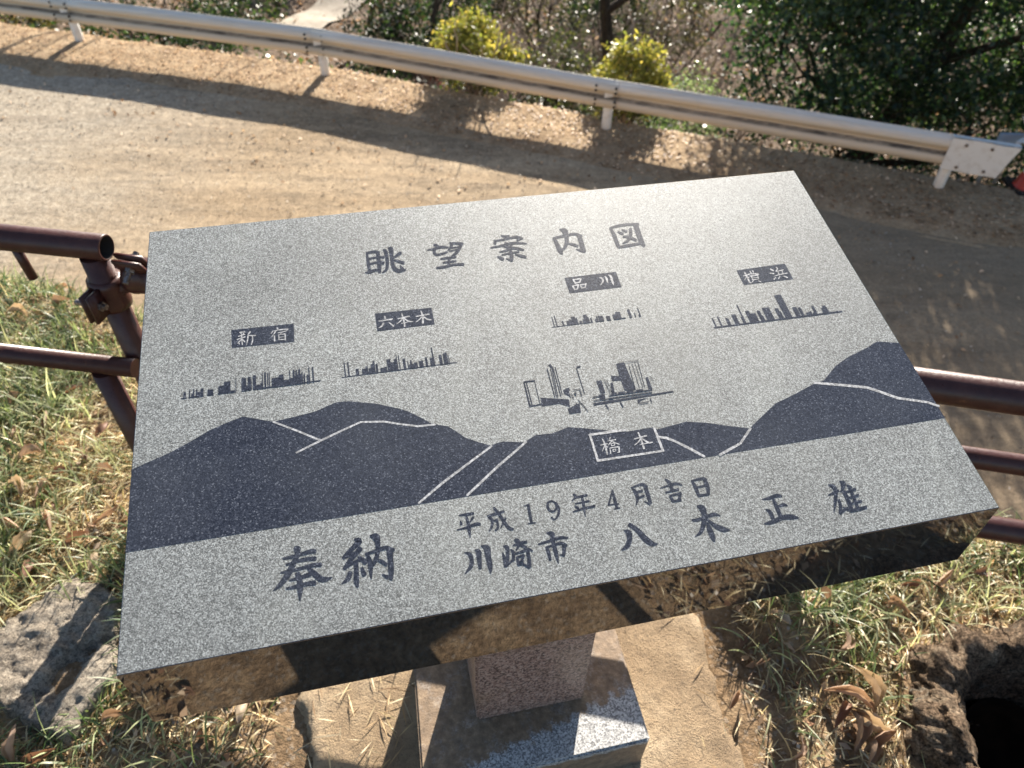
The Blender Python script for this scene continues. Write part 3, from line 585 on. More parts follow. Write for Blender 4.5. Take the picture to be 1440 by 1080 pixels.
# stump: a hollow ring of knotted bark
SC = np.array([1.06, .52]); V = []; F = []; NA = 330; prof = [(.285, -.03), (.272, .02), (.262, .055), (.245, .082), (.222, .092), (.200, .084), (.183, .05), (.176, -.03), (.168, -.14), (.15, -.27)]
prof = [(prof[k][0] * (1 - t) + prof[k + 1][0] * t, prof[k][1] * (1 - t) + prof[k + 1][1] * t) for k in range(len(prof) - 1) for t in (0, .33, .67)] + [prof[-1]]
for i in range(NA):
    a = 2 * math.pi * i / NA; kn = .5 + .5 * math.sin(a * 11 + 1.3 * math.sin(a * 3)); lob = .02 * mnoise.noise((math.cos(a) * 1.6, math.sin(a) * 1.6, 5))
    for j, (r, z) in enumerate(prof):
        c = (math.cos(a), math.sin(a)); nz = mnoise.noise((c[0] * r * 22, c[1] * r * 22, z * 22)) + .6 * mnoise.noise((c[0] * r * 60, c[1] * r * 60, z * 45)) + .5 * abs(mnoise.noise((c[0] * r * 130, c[1] * r * 130, z * 60)))
        k = 1 if z > -.02 else .5
        rr = r + lob + k * (.017 * nz + (.022 * (kn - .5) if r > .21 else .004 * (kn - .5))); zz = z + (k * (.015 * nz + .024 * (kn - .4)) + .02 * math.sin(a * 2 + 1) if z > -.02 else 0)
        V.append((SC[0] + c[0] * rr, SC[1] + c[1] * rr, zz * .74 if zz > 0 else zz))
np_ = len(prof)
for i in range(NA):
    for j in range(np_ - 1): a = i * np_ + j; b = ((i + 1) % NA) * np_ + j; F.append((a, b, b + 1, a + 1))
st = empty('tree_stump', (SC[0], SC[1], 0), 'rotten hollow tree stump with knotted bark rim in the grass', 'stump')
obj('bark_rim', V, F, M['bark'], st, smooth=True)
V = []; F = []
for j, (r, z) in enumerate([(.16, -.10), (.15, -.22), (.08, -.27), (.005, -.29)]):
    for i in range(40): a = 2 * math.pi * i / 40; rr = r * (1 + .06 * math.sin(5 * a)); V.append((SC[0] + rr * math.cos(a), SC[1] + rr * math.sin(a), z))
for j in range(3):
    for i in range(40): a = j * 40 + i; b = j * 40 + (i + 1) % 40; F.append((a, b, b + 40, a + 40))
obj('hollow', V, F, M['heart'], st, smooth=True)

# ------------------------------------------------------------------ brown pipe railings
def ly(x): return 1.11 - .1167 * (x + .745)
def ry(x): return .868 - .168 * (x - .843)
def hollow(name, a, b, ro, ri, mat, parent):
    a = np.array(a, float); b = np.array(b, float); V = []; F = []; u, v = frame_of(b - a); n = 32; m = []; d = (b - a) / np.linalg.norm(b - a)
    rings = [(a, ro), (b - d * .002, ro), (b, ro - .0015), (b, ri), (b - d * .12, ri)]
    for p, r in rings:
        for j in range(n): t = 2 * math.pi * j / n; V.append(p + r * (math.cos(t) * u + math.sin(t) * v))
    for i in range(len(rings) - 1):
        for j in range(n): x, y = i * n + j, i * n + (j + 1) % n; F.append((x, y, y + n, x + n)); m.append(1 if i == 3 else 0)
    F.append(tuple(4 * n + j for j in range(n))); m.append(1)
    o = obj(name, V, F, [mat, M['inside']], parent, smooth=True, mi=m); return o
lr = empty('pipe_railing', (-.82, ly(-.82), 0), 'brown painted pipe railing with an open cut top rail end, left of the sign', 'railing')
XE = -.735
hollow('top_rail', (-2.6, ly(-2.6), .714), (XE, ly(XE), .714), .0243, .0205, M['pipe'], lr)
LB = -.046                                             # the lower rail and its short leg stand a little nearer than the top rail
tubeobj('lower_rail', [(-2.6, ly(-2.6) + LB, .456), (-.752, ly(-.752) + LB, .456)], .0195, M['pipe'], lr)
for (x, zt, o_) in ((-.768, .6935, 0), (-.826, .440, LB - .002)):
    tubeobj('post', [(x, ly(x) + o_, -.1), (x, ly(x) + o_, zt)], .0243 if zt > .5 else .0225, M['pipe'], lr)
tubeobj('stub', [(-.916, ly(-.916) - .004, .70), (-.912, ly(-.912) - .004, .628)], .0088, M['pipe'], lr, seg=12)
tubeobj('post', [(-2.3, ly(-2.3), -.6), (-2.3, ly(-2.3), .690)], .0243, M['pipe'], lr)
def torus_pts(V, F, c, u, v, w, r, h, t):   # a sleeve round an axis w, wall t, height h
    n = 28; prof = [(r, -h), (r + t * .8, -h * .94), (r + t, -h * .6), (r + t * .75, -h * .2), (r + t * .75, h * .2), (r + t, h * .6), (r + t * .8, h * .94), (r, h)]; b = len(V)
    for i in range(n):
        a = 2 * math.pi * i / n
        for (q, z) in prof: V.append(c + (math.cos(a) * u + math.sin(a) * v) * q + w * z)
    k = len(prof)
    for i in range(n):
        for j in range(k - 1): x = b + i * k + j; y = b + ((i + 1) % n) * k + j; F.append((x, y, y + 1, x + 1))
def clamp(c, w, ang, r, parent, h=.026):
    c = np.array(c, float); w = np.array(w, float); w /= np.linalg.norm(w); u0, v0 = frame_of(w)
    u = math.cos(ang) * u0 + math.sin(ang) * v0; v = np.cross(w, u); V = []; F = []
    torus_pts(V, F, c, u, v, w, r, h, .0085)
    for s in (-1, 1):                                  # the flange ears of the two halves
        for k in (-1, 1):
            boxv(V, F, c + u * s * (r + .021) + v * k * .0068, (u, v, w), (.0185, .0042, h * .86))
        tube(V, F, [c + u * s * (r + .018) + v * (-.0090) + w * h * .25, c + u * s * (r + .018) + v * (.0090) + w * h * .25], .012, 16)
    cl = obj('clamp', V, F, M['pipe'], parent)
    bm = bmesh.new(); bm.from_mesh(cl.data); bmesh.ops.bevel(bm, geom=[e for e in bm.edges if e.calc_length() > .02 and e.is_manifold and e.calc_face_angle(0) > 1.2], offset=.0015, segments=2, affect='EDGES'); bm.to_mesh(cl.data); bm.free()
    for p in cl.data.polygons: p.use_smooth = True
    for s in (-1, 1):
        V = []; F = []; q = c + u * s * (r + .020)
        tube(V, F, [q - v * .024, q + v * .040], .0055, 10); tube(V, F, [q - v * .0165, q - v * .0095], .0092, 6); tube(V, F, [q + v * .0095, q + v * .0175], .0092, 6)
        obj('bolt', V, F, M['bolt'], cl)
XR = -.712
rdir = np.array([1, -.168, 0.0]); rdir /= np.linalg.norm(rdir)
clamp((-.768, ly(-.768), .612), (0, 0, 1), R(12), .0245, lr, .034)
clamp((XR + .018, ry(XR + .018) , .640), rdir, R(62), .0285, lr, .032)
V = []; F = []; tube(V, F, [(-.745, 1.113, .622), (-.705, 1.118, .636)], .015, 12); obj('clamp_pivot', V, F, M['pipe'], lr)
rr = empty('pipe_railing', (.5, ry(.5), 0), 'brown painted pipe railing with three rails running behind and right of the sign', 'railing')
hollow('top_rail', (2.4, ry(2.4), .632), (XR - .015, ry(XR - .015), .640), .0285, .025, M['pipe'], rr)
tubeobj('middle_rail', [(-.6, ry(-.6), .482), (2.4, ry(2.4), .482)], .0198, M['pipe'], rr)
tubeobj('lower_rail', [(-.6, ry(-.6), .297), (2.4, ry(2.4), .297)], .0240, M['pipe'], rr)
for x in (-.6, .62, 2.0): tubeobj('post', [(x, ry(x) + .0, -.1), (x, ry(x), .632 - .026)], .0243, M['pipe'], rr)

# ------------------------------------------------------------------ guardrail
gr = empty('guardrail', (-.8, 9.46, RZ), 'long white weathered guardrail along the far edge of the dirt road', 'guardrail')
ctrl = [(.055, -.172), (.050, -.163), (.020, -.155), (-.012, -.140), (-.030, -.112), (-.036, -.085), (-.030, -.060), (-.008, -.034), (.028, -.018), (.034, 0), (.028, .018), (-.008, .034), (-.030, .060), (-.036, .085), (-.030, .112), (-.012, .140), (.020, .155), (.050, .163), (.055, .172)]
CZ = RZ + .470
def beam(name, a, b, ext=.0, mat=None, off=0):
    a = np.array([*a, CZ]); b = np.array([*b, CZ]); d = (b - a); L = np.linalg.norm(d); d /= L; nrm = np.array([d[1], -d[0], 0.0])   # towards the road
    if nrm[1] > 0: nrm = -nrm
    V = []; F = []; n = len(ctrl); ns = 8
    for side in (0, 1):
        for i in range(ns + 1):
            p = a - d * ext + d * (L + 2 * ext) * i / ns
            for (q, z) in ctrl: V.append(p + nrm * (.105 - q + off - side * .004) + np.array([0, 0, z]))
    m = (ns + 1) * n
    for side in (0, 1):
        for i in range(ns):
            for j in range(n - 1):
                x = side * m + i * n + j; f = (x, x + n, x + n + 1, x + 1); F.append(f if side == 0 else f[::-1])
    for j in (0, n - 1):
        for i in range(ns): x = i * n + j; F.append((x, x + n, x + n + m, x + m))
    for i in (0, ns):
        for j in range(n - 1): x = i * n + j; F.append((x, x + 1, x + 1 + m, x + m))
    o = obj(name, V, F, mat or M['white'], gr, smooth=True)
    c = Vector((a + b) / 2) - wloc(gr); ang = math.atan2(d[1], d[0])
    o.data.transform(Matrix.Rotation(-ang, 4, 'Z') @ Matrix.Translation(-c)); o.location = c; o.rotation_euler = (0, 0, ang); return d, nrm
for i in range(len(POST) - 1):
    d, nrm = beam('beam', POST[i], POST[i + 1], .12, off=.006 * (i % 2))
    for k in (0, 1):
        P = np.array([*POST[i + k], 0.0])
        if (k == 0): continue
        if i == len(POST) - 2: continue
        V = []; F = []
        for s in (-.14, .10):
            for z in (-.11, -.055, .055, .11):
                q = P + d * s + nrm * (.105 + .032 + .010) + np.array([0, 0, CZ + z]); tube(V, F, [q - nrm * .02, q + nrm * .004], .014, 8)
        obj('bolts', V, F, M['inside'], gr)['kind'] = 'stuff'
for p in POST:
    tubeobj('post', [(p[0], p[1], RZ - .3), (p[0], p[1], CZ + .06)], .060, M['white2'], gr, seg=24)
    V = []; F = []; boxv(V, F, (p[0] - .02, p[1] - .065, CZ), XYZ, (.05, .03, .09)); obj('bracket', V, F, M['white2'], gr)
# flat flared end plate
d = np.array([POST[5][0] - POST[4][0], POST[5][1] - POST[4][1], 0]); d /= np.linalg.norm(d); nrm = np.array([d[1], -d[0], 0])
V = []; F = []; P = np.array([POST[5][0], POST[5][1], CZ]); n = 12
outl = [(-.10, .172), (.20, .180), (.38, .170), (.56, .176), (.50, -.02), (.46, -.178), (.20, -.182), (-.10, -.172)]
for t in (0, .006):
    for (s, z) in outl:
        V.append(P + d * s + nrm * (.150 - t + (.0 if s < .5 else -.03 * (s - .5))) + np.array([0, 0, z]))
m = len(outl); F.append(tuple(range(m))); F.append(tuple(range(2 * m - 1, m - 1, -1)))
for i in range(m): j = (i + 1) % m; F.append((i, i + m, j + m, j))
b0 = len(V)                                            # top lip folded back
for (s, z) in ((-.10, .172), (.56, .172)):
    for o_ in (0, .09): V.append(P + d * s + nrm * (.150 - .007 - o_) + np.array([0, 0, z + .012 - .10 * o_]))
F.append((b0, b0 + 1, b0 + 3, b0 + 2))
obj('end_plate', V, F, M['white2'], gr)
V = []; F = []
for s, z in ((.05, .12), (.05, -.13), (.30, .12), (.32, -.13)):
    q = P + d * s + nrm * .16 + np.array([0, 0, z]); tube(V, F, [q - nrm * .02, q + nrm * .006], .017, 8)
obj('bolts', V, F, M['bolt'], gr)['kind'] = 'stuff'

# cone, plastic sheet, grey-blue barrier piece at the right end
cp = np.array([5.72, 7.62]); cone = empty('traffic_cone', (cp[0], cp[1], RZ), 'red traffic cone with pale bands at the end of the guardrail', 'traffic cone')
V = []; F = []; boxv(V, F, (cp[0], cp[1], RZ + .02), XYZ, (.19, .19, .02)); o = obj('cone_base', V, F, M['inside'], cone)
def lathe(name, prof, mat, seg=28):
    V = []; F = []
    for r, z in prof:
        for i in range(seg): a = 2 * math.pi * i / seg; V.append((cp[0] + r * math.cos(a), cp[1] + r * math.sin(a), RZ + z))
    for j in range(len(prof) - 1):
        for i in range(seg): x = j * seg + i; y = j * seg + (i + 1) % seg; F.append((x, y, y + seg, x + seg))
    return obj(name, V, F, mat, cone, smooth=True)
lathe('cone_body', [(.155, .038), (.14, .06), (.055, .60), (.03, .70), (.0, .702)], M['red'])
lathe('reflective_band', [(.120, .20), (.1045, .30)], M['band']); lathe('reflective_band', [(.0930, .38), (.0785, .47)], M['band'])
V = []; F = []; rs = random.Random(3); c0 = np.array([5.74, 7.66, RZ + .66])
for i in range(9):
    for j in range(9):
        u = i / 8 - .5; v = j / 8 - .5
        V.append(c0 + np.array([u * .62 + .05 * rs.uniform(-1, 1), .30 * mnoise.noise((u * 4, v * 4, 1)) + .04 * rs.uniform(-1, 1), .16 * mnoise.noise((u * 5, v * 5, 8)) + v * .30 + .06 * rs.uniform(-1, 1)]))
for i in range(8):
    for j in range(8): a = i * 9 + j; F.append((a, a + 9, a + 10, a + 1))
tag(obj('plastic_sheet', V, F, M['sheet'], loc=(5.74, 7.66, RZ + .4)), 'crumpled white plastic sheet draped over the barrier by the red cone', 'plastic sheet')
bp_ = empty('barrier_board', (5.45, 7.90, RZ), 'blue grey barrier board standing behind the white guardrail end', 'barrier')
V = []; F = []; boxv(V, F, (5.45, 7.90, RZ + .44), XYZ, (.13, .02, .075)); obj('board', V, F, M['blue'], bp_)
for s in (-.10, .10): tubeobj('leg', [(5.45 + s, 7.93, RZ - .1), (5.45 + s, 7.93, RZ + .49)], .022, M['white2'], bp_, seg=10)

# ------------------------------------------------------------------ vegetation helpers
def unit(v): return v / np.linalg.norm(v, axis=-1, keepdims=True)
def leaves(C, size, up=.3, aspect=.5, fold=.0, r=rng):
    """one diamond-shaped leaf per centre"""
    n = len(C); a = unit(r.normal(size=(n, 3)) + np.array([0, 0, up])); b = unit(np.cross(a, r.normal(size=(n, 3)))); s = (size * r.uniform(.6, 1.3, n))[:, None]
    c = np.cross(a, b)
    return np.stack([C - b * s * .5, C + c * s * aspect * .5 + a * s * fold, C + b * s * .5, C - c * s * aspect * .5 + a * s * fold], 1)
def tints(n, cols, w=None, jit=.18, r=rng):
    cols = np.array(cols); k = r.choice(len(cols), n, p=w); return np.clip(cols[k] * (1 + r.normal(0, jit, (n, 1))), .003, 1)
def clumps(n, k, centre, rad, cr, r=rng, shell=.55):
    """leaf centres gathered round k clump centres spread through an ellipsoid"""
    d = unit(r.normal(size=(k, 3))) * (r.uniform(shell, 1, k) ** .6)[:, None] * np.array(rad); cc = np.array(centre) + d
    q = r.integers(0, k, n); return cc[q] + r.normal(size=(n, 3)) * cr * r.uniform(.6, 1.3, (n, 1)), q
def branches(base, tip, r0, depth, spread, nchild, r):
    out = []
    def rec(a, d, L, rad, lev):
        pts = [a]; p = a.copy(); dd = d.copy(); n = 5
        for i in range(n):
            dd = unit(dd + r.normal(0, .13, 3)); p = p + dd * L / n; pts.append(p.copy())
        out.append((pts, list(np.linspace(rad, rad * .5, n + 1))))
        if lev <= 0: return
        for i in range(nchild):
            t = r.integers(2, n + 1); nd = unit(dd + r.normal(0, spread, 3) + np.array([0, 0, .12])); rec(pts[t], nd, L * r.uniform(.45, .75), rad * .5, lev - 1)
    v = tip - base; rec(base, unit(v), np.linalg.norm(v), r0, depth); return out
def branchmesh(name, B, mat, parent=None, loc=None, seg=7):
    V, F = [], []
    for pts, rad in B: tube(V, F, pts, rad, seg if rad[0] > .03 else 5, False)
    return obj(name, V, F, mat, parent, loc, smooth=True)

# ------------------------------------------------------------------ big glossy evergreen on the right
TB = np.array([5.55, 11.5, hill_z(5.55, 11.5) - .1])
bt = empty('evergreen_tree', TB, 'large dark glossy evergreen tree behind the right end of the guardrail', 'tree')
r1 = np.random.default_rng(11)
B = [([TB, TB + (.12, 0, .8), TB + (.32, -.1, 1.6), TB + (.62, -.15, 2.5), TB + (.9, 0, 3.6), TB + (1.0, .1, 5.0)], [.22, .19, .17, .14, .10, .05])]
for a, dv_ in ((1.0, (-1.6, -.6, 1.0)), (1.3, (1.9, -.4, .9)), (1.8, (-1.9, .3, 1.2)), (2.2, (1.4, -1.2, 1.1)), (2.6, (-1.3, -1.4, 1.4)), (3.2, (1.8, .6, 1.4)), (.6, (1.3, -1.0, .5)), (.9, (-1.0, -1.1, .4))):
    p = TB + np.array((.1 + .2 * a, 0, a)); B += branches(p, p + np.array(dv_), .075, 2, .45, 3, r1)
branchmesh('trunk', B, M['trunk'], bt)
cen = np.array([6.35, 11.4, -1.75])
C, q = clumps(95000, 400, cen, (3.5, 2.7, 3.0), .25, r1, .2)
k2 = 260; c2 = np.stack([r1.uniform(3.1, 9.0, k2), r1.uniform(9.6, 13.2, k2), r1.uniform(-1.6, .35, k2)], 1); q2 = r1.integers(0, k2, 42000)
C = np.concatenate([C, c2[q2] + r1.normal(0, .26, (42000, 3))]); q = np.concatenate([q, q2])
keep = (C[:, 2] < .62) & (C[:, 2] > -4.9 + .22 * np.abs(C[:, 0] - 5.6)) ; ax_ = TB[0] + .05 + .25 * (C[:, 2] - TB[2]); keep &= ~((np.abs(C[:, 0] - ax_) < .34) & (C[:, 1] < 11.6) & (C[:, 2] < -1.6) & (r1.uniform(size=len(C)) < .93))
C = C[keep]; q = q[keep]
br = r1.uniform(.5, 1.5, 400)[q][:, None]
T = tints(len(C), [(.020, .042, .029), (.032, .062, .038), (.052, .085, .052), (.10, .135, .045)], [.36, .33, .20, .11], .2, r1) * br
quads('crown', leaves(C, .092, .5, .5, .03, r1), T, M['leaf'], bt)

# ------------------------------------------------------------------ two yellow-green shrubs behind the rail
def shrub(x, y, w, h, seed, label, n=5200):
    r = np.random.default_rng(seed); z = verge_z(x, y); b = np.array([x, y, z]); o = empty('shrub', b, label, 'shrub', 'yellow green shrubs behind the guardrail')
    B = []
    for i in range(9):
        t = b + np.array([r.uniform(-.8, .8) * w, r.uniform(-.4, .4) * w, h * r.uniform(.6, .95)]); B += branches(b, t, .022, 1, .35, 3, r)
    branchmesh('stems', B, M['twig'], o)
    C, q = clumps(n, 62, b + np.array([0, 0, h * .62]), (w, w * .75, h * .40), .075, r, .35)
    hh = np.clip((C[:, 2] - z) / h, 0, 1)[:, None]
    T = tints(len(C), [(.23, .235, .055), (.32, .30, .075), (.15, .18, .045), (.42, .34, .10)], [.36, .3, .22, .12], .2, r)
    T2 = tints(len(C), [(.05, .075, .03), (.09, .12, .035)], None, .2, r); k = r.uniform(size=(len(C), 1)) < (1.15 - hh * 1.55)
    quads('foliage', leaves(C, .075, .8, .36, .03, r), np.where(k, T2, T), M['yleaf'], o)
shrub(-.62, 10.2, .56, 1.16, 21, 'yellow green leafy shrub behind the guardrail between two posts, the larger one', 8600)
shrub(1.40, 9.50, .45, 1.15, 22, 'smaller yellow green leafy shrub right behind a guardrail post', 6800)

# ------------------------------------------------------------------ beyond the rail: bare trees, bushes, ground cover
r2 = np.random.default_rng(5)
def at_hill(px, t):   # a spot on the hillside seen in image column px at distance t
    rr_ = ray(px, 30); x = rr_[0] * t; y = rr_[1] * t; return np.array([x, y, hill_z(x, y)])
def bare(px, t, h, r0, lean, label, seed, mat='trunk', name='bare_tree', cat='tree', depth=3, nch=3, group=None):
    b = at_hill(px, t); r = np.random.default_rng(seed); tip = b + np.array([lean, 0, h]); B = branches(b - (0, 0, .15), tip, r0, depth, .55, nch, r)
    o = branchmesh(name, B, M[mat], None, b); tag(o, label, cat, group); return b
bare(868, 12.4, 3.7, .14, .05, 'dark straight tree trunk behind the smaller yellow green shrub', 1, depth=1, nch=2)
bare(563, 15.5, 4.5, .10, -.5, 'dark bare tree just left of the larger yellow green shrub', 2)
bare(585, 13.2, 3.2, .06, .3, 'thin leaning bare tree beside the larger yellow green shrub', 12)
bare(512, 19.5, 4.0, .09, .5, 'forked bare tree beside the pale sunlit path', 3)
bare(660, 20.5, 5.0, .07, .4, 'slender bare tree above the larger yellow green shrub', 4)
bare(735, 22.0, 5.0, .08, -.4, 'slender bare tree on the brown slope between the two shrubs', 6)
bare(800, 17.5, 4.0, .07, .5, 'twiggy bare tree left of the dark straight trunk', 7)
bare(930, 18.0, 3.6, .06, -.4, 'twiggy bare tree right of the dark straight trunk', 8)
bare(395, 21.0, 4.5, .09, .3, 'bare tree left of the pale sunlit path', 9)
def brush(px, t, w, h, label, seed):
    b = at_hill(px, t); r = np.random.default_rng(seed); B = []
    for i in range(34):
        a = b + np.array([r.uniform(-w, w), r.uniform(-.6, .6) * w, -.05]); B += branches(a, a + np.array([r.uniform(-.7, .7) * h, r.uniform(-.4, .4) * h, h * r.uniform(.5, 1.1)]), .014, 2, .6, 3, r)
    tag(branchmesh('brush_thicket', B, M['twig'], None, b, 4), label, 'bush')
brush(985, 12.5, 1.2, 1.5, 'tangled grey twig thicket left of the dark evergreen', 31)
brush(720, 15.0, 1.3, 1.3, 'tangled brown twig thicket on the slope between the yellow green shrubs', 32)
brush(610, 18.5, 1.4, 1.5, 'brown twig thicket behind the larger yellow green shrub', 33)
brush(800, 13.8, 1.2, 1.6, 'dense grey brown thicket between the two yellow green shrubs', 35)
brush(690, 12.2, .8, 1.2, 'brown thicket just right of the larger yellow green shrub', 36)
brush(1010, 16.5, 1.6, 2.0, 'tall hazy brown thicket behind the grey twig thicket', 37)
brush(1420, 13.0, .9, 1.3, 'pale twig thicket right of the dark evergreen', 34)
def bush(px, t, rad, n, cols, label, seed, size=.08, dz=.0, key='leaf', k=60, cr=.14):
    b = at_hill(px, t); r = np.random.default_rng(seed); C, q = clumps(n, k, b + np.array([0, 0, rad[2] * .7 + dz]), rad, cr, r, .3); br = r.uniform(.6, 1.4, k)[q][:, None]
    o = empty('bush', b, label, 'bush'); quads('foliage', leaves(C, size, .5, .5, .02, r), tints(len(C), cols, None, .2, r) * br, M[key], o)
    B = []
    for i in range(7): B += branches(b - (0, 0, .1), b + np.array([r.uniform(-.5, .5) * rad[0], r.uniform(-.5, .5) * rad[1], rad[2] * .9]), .03, 1, .4, 2, r)
    branchmesh('stems', B, M['trunk'], o)
DK = [(.012, .024, .012), (.022, .038, .018), (.034, .05, .022)]
bush(215, 17.0, (3.2, 1.6, 1.5), 9000, DK, 'dark evergreen bush above the far left of the guardrail', 41, .10)
bush(330, 20.0, (1.6, 1.2, 1.2), 4500, DK + [(.07, .09, .02)], 'dark evergreen bush left of the pale path', 42, .10)
bush(20, 17.5, (1.6, 1.2, .9), 4000, [(.10, .075, .03), (.07, .06, .03)], 'olive brown bush at the far left above the guardrail', 43, .10)
bush(640, 15.5, (.9, .7, 1.5), 5500, DK, 'dark green bush above the larger yellow green shrub', 44, .09)
bush(985, 10.9, (.62, .5, .85), 4600, [(.14, .16, .12), (.20, .22, .17), (.09, .11, .08)], 'pale grey green bush behind the guardrail left of the evergreen', 45, .055, .25)
bush(560, 13.4, (1.0, .7, 1.55), 6500, DK + [(.03, .02, .015)], 'dark bush behind the guardrail left of the larger yellow green shrub', 46, .09)
bush(605, 13.0, (.3, .3, .35), 500, [(.26, .09, .07), (.42, .26, .22), (.16, .05, .04)], 'small reddish bush beside the larger yellow green shrub', 47, .09, .75, 'dry', 14, .1)
bush(790, 12.6, (.75, .5, 1.25), 4800, [(.05, .055, .03), (.03, .035, .02), (.10, .085, .05)], 'dark brownish bush left of the dark straight trunk', 50, .07)
bush(760, 18.0, (1.6, .9, 1.9), 5200, [(.05, .045, .028), (.08, .065, .04), (.03, .035, .02)], 'dark olive bush high on the slope between the yellow green shrubs', 51, .09)
bush(940, 16.0, (1.2, .8, 1.8), 4200, [(.06, .05, .034), (.10, .08, .055), (.04, .04, .025)], 'brownish bush on the slope left of the dark evergreen', 52, .08)
bush(850, 16.5, (1.1, .9, 1.5), 5200, DK + [(.05, .05, .03)], 'dark bush beside the straight dark tree trunk', 48, .09)
bush(440, 24.0, (1.5, 1.0, .7), 2500, [(.16, .14, .04), (.10, .10, .03)], 'olive yellow bush at the left edge of the pale path', 49, .11)
# ivy and low cover just over the lip
n = 26000; x = r2.uniform(-13, 9, n); dd = r2.uniform(.55, 3.4, n) ** 1.0; ry_ = rail_y(x); y = ry_ + dd
z = np.array([hill_z(a, b) for a, b in zip(x, y)]); lump = np.array([fbm(a, b, .9, 3) for a, b in zip(x, y)])
C = np.stack([x, y, z + np.abs(r2.normal(0, .16, n)) + .22 * np.clip(lump, 0, 1)], 1); C[:, 2] = np.minimum(C[:, 2], RZ + .12 - .10 * dd)
k = lump > -.35
tag(quads('ground_cover', leaves(C[k], .085, 1.0, .6, .02, r2), tints(int(k.sum()), DK + [(.06, .085, .04)], None, .25, r2), M['leaf']), kind='stuff')
# fallen leaves: verge and hillside
def litter(name, n, fx, cols, size, z, r, mat='dry', up=2.0):
    x, y = fx(n); zz = np.array([z(a, b) for a, b in zip(x, y)]); C = np.stack([x, y, zz + .012], 1)
    return tag(quads(name, leaves(C, size, up, .55, .12, r), tints(n, cols, None, .25, r), M[mat]), kind='stuff')
LC = [(.42, .28, .16), (.52, .38, .25), (.28, .18, .10), (.60, .47, .33), (.18, .11, .065)]
def fx(n): x = r2.uniform(-13, 9, n); return x, rail_y(x) - .95 + np.abs((r2.normal(0, .8, n) + .5) % 1.5)
litter('fallen_leaves', 9000, fx, LC, .045, verge_z, r2, up=5)
def fx2(n): x = r2.uniform(-20, 14, n); return x, rail_y(x) + r2.uniform(2.0, 22, n)
litter('hillside_leaves', 30000, fx2, [(a * .85, b * .85, c * .9) for a, b, c in LC], .12, hill_z, r2, up=1.2)
def fx3(n): x = r2.uniform(-9, 7, n); return x, np.minimum(rail_y(x) - 1.0 - np.abs(r2.normal(0, 1.2, n)), rail_y(x) - .9)
litter('road_leaves', 500, fx3, LC, .05, lambda a, b: road_z(a, b) + .004, r2)

# ------------------------------------------------------------------ the grass platform
def clear(x, y):     # where nothing may grow
    c = (x > -.44) & (x < .50) & (y > -.5) & (y < .98)
    c |= np.hypot(x - SC[0], y - SC[1]) < .285
    P = np.array([tuple(p) for p in bo]); cx, cy = P.mean(0); c |= (np.hypot((x - cx), (y - cy)) < .155)
    return c
def grass(name, n, cols, w, hmin, hmax, seed, patch, lean=.8, wid=.0032, tuft=.014):
    r = np.random.default_rng(seed); m = n * 3
    nt_ = m // 13; tx = r.uniform(-2.0, 1.95, nt_); ty = r.uniform(.28, 2.1, nt_); tq = r.integers(0, nt_, m); tl = r.uniform(.55, 1.35, nt_); tc = r.uniform(.62, 1.3, nt_)
    x = tx[tq] + r.normal(0, tuft, m); y = ty[tq] + r.normal(0, tuft, m); tn = np.arctan2(y - ty[tq], x - tx[tq])
    f = np.array([fbm(a, b, patch[0], 3) for a, b in zip(x, y)]) + r.normal(0, .12, m); ok = (f > patch[1]) & ~clear(x, y) & (y < edge_y(x) + .02)
    ok &= ~((x > .40) & (x < .70) & (y > .45) & (y < .78) & (r.uniform(size=m) < .82))
    ok &= ~((x > -.75) & (x < -.40) & (y < .62) & (r.uniform(size=m) < .6))
    x, y, tn, tq = x[ok][:n], y[ok][:n], tn[ok][:n], tq[ok][:n]; n = len(x); z = np.array([plat_z(a, b) for a, b in zip(x, y)])
    h = r.uniform(hmin, hmax, n) * r.uniform(.6, 1.15, n) * tl[tq]; a = tn + r.normal(0, .8, n); b = np.abs(r.normal(lean, .38, n)); d = np.stack([np.cos(a), np.sin(a)], 1)
    s = np.stack([-np.sin(a), np.cos(a), np.zeros(n)], 1); tw = r.uniform(-1.2, 1.2, n); s[:, 2] = np.sin(tw) * .5; s = unit(s)
    P = [np.stack([x, y, z - .004], 1)]; ang = .15 * b
    for i in range(4):
        st_ = h / 4; ang = ang + b * .42; p = P[-1].copy(); p[:, 0] += d[:, 0] * np.sin(ang) * st_; p[:, 1] += d[:, 1] * np.sin(ang) * st_; p[:, 2] += np.cos(ang) * st_
        p[:, 2] = np.maximum(p[:, 2], z + .003); P.append(p)
    wv = wid * r.uniform(.6, 1.3, n)[:, None]; V = []
    for p, k in zip(P, (.8, 1, .9, .65, .12)): V += [p - s * wv * k * .5, p + s * wv * k * .5]
    return tag(quads(name, np.stack(V, 1), tints(n, cols, w, .2, r) * tc[tq][:, None], M['grass'], nv=10), kind='stuff')
STRAW = [(.50, .40, .22), (.62, .52, .32), (.38, .26, .13), (.72, .64, .44)]
GREEN = [(.10, .145, .055), (.17, .215, .09), (.26, .30, .155), (.048, .085, .036)]
grass('dry_grass', 50000, STRAW, [.35, .3, .2, .15], .03, .085, 61, (2.6, -.75), 1.5, .0027, .022)
grass('green_grass', 23000, GREEN, [.3, .3, .25, .15], .045, .105, 62, (2.4, -.12), .85, .0036)
grass('pale_grass', 11000, [(.30, .33, .17), (.42, .42, .26)], None, .05, .12, 63, (3.1, .05), .9, .0032)
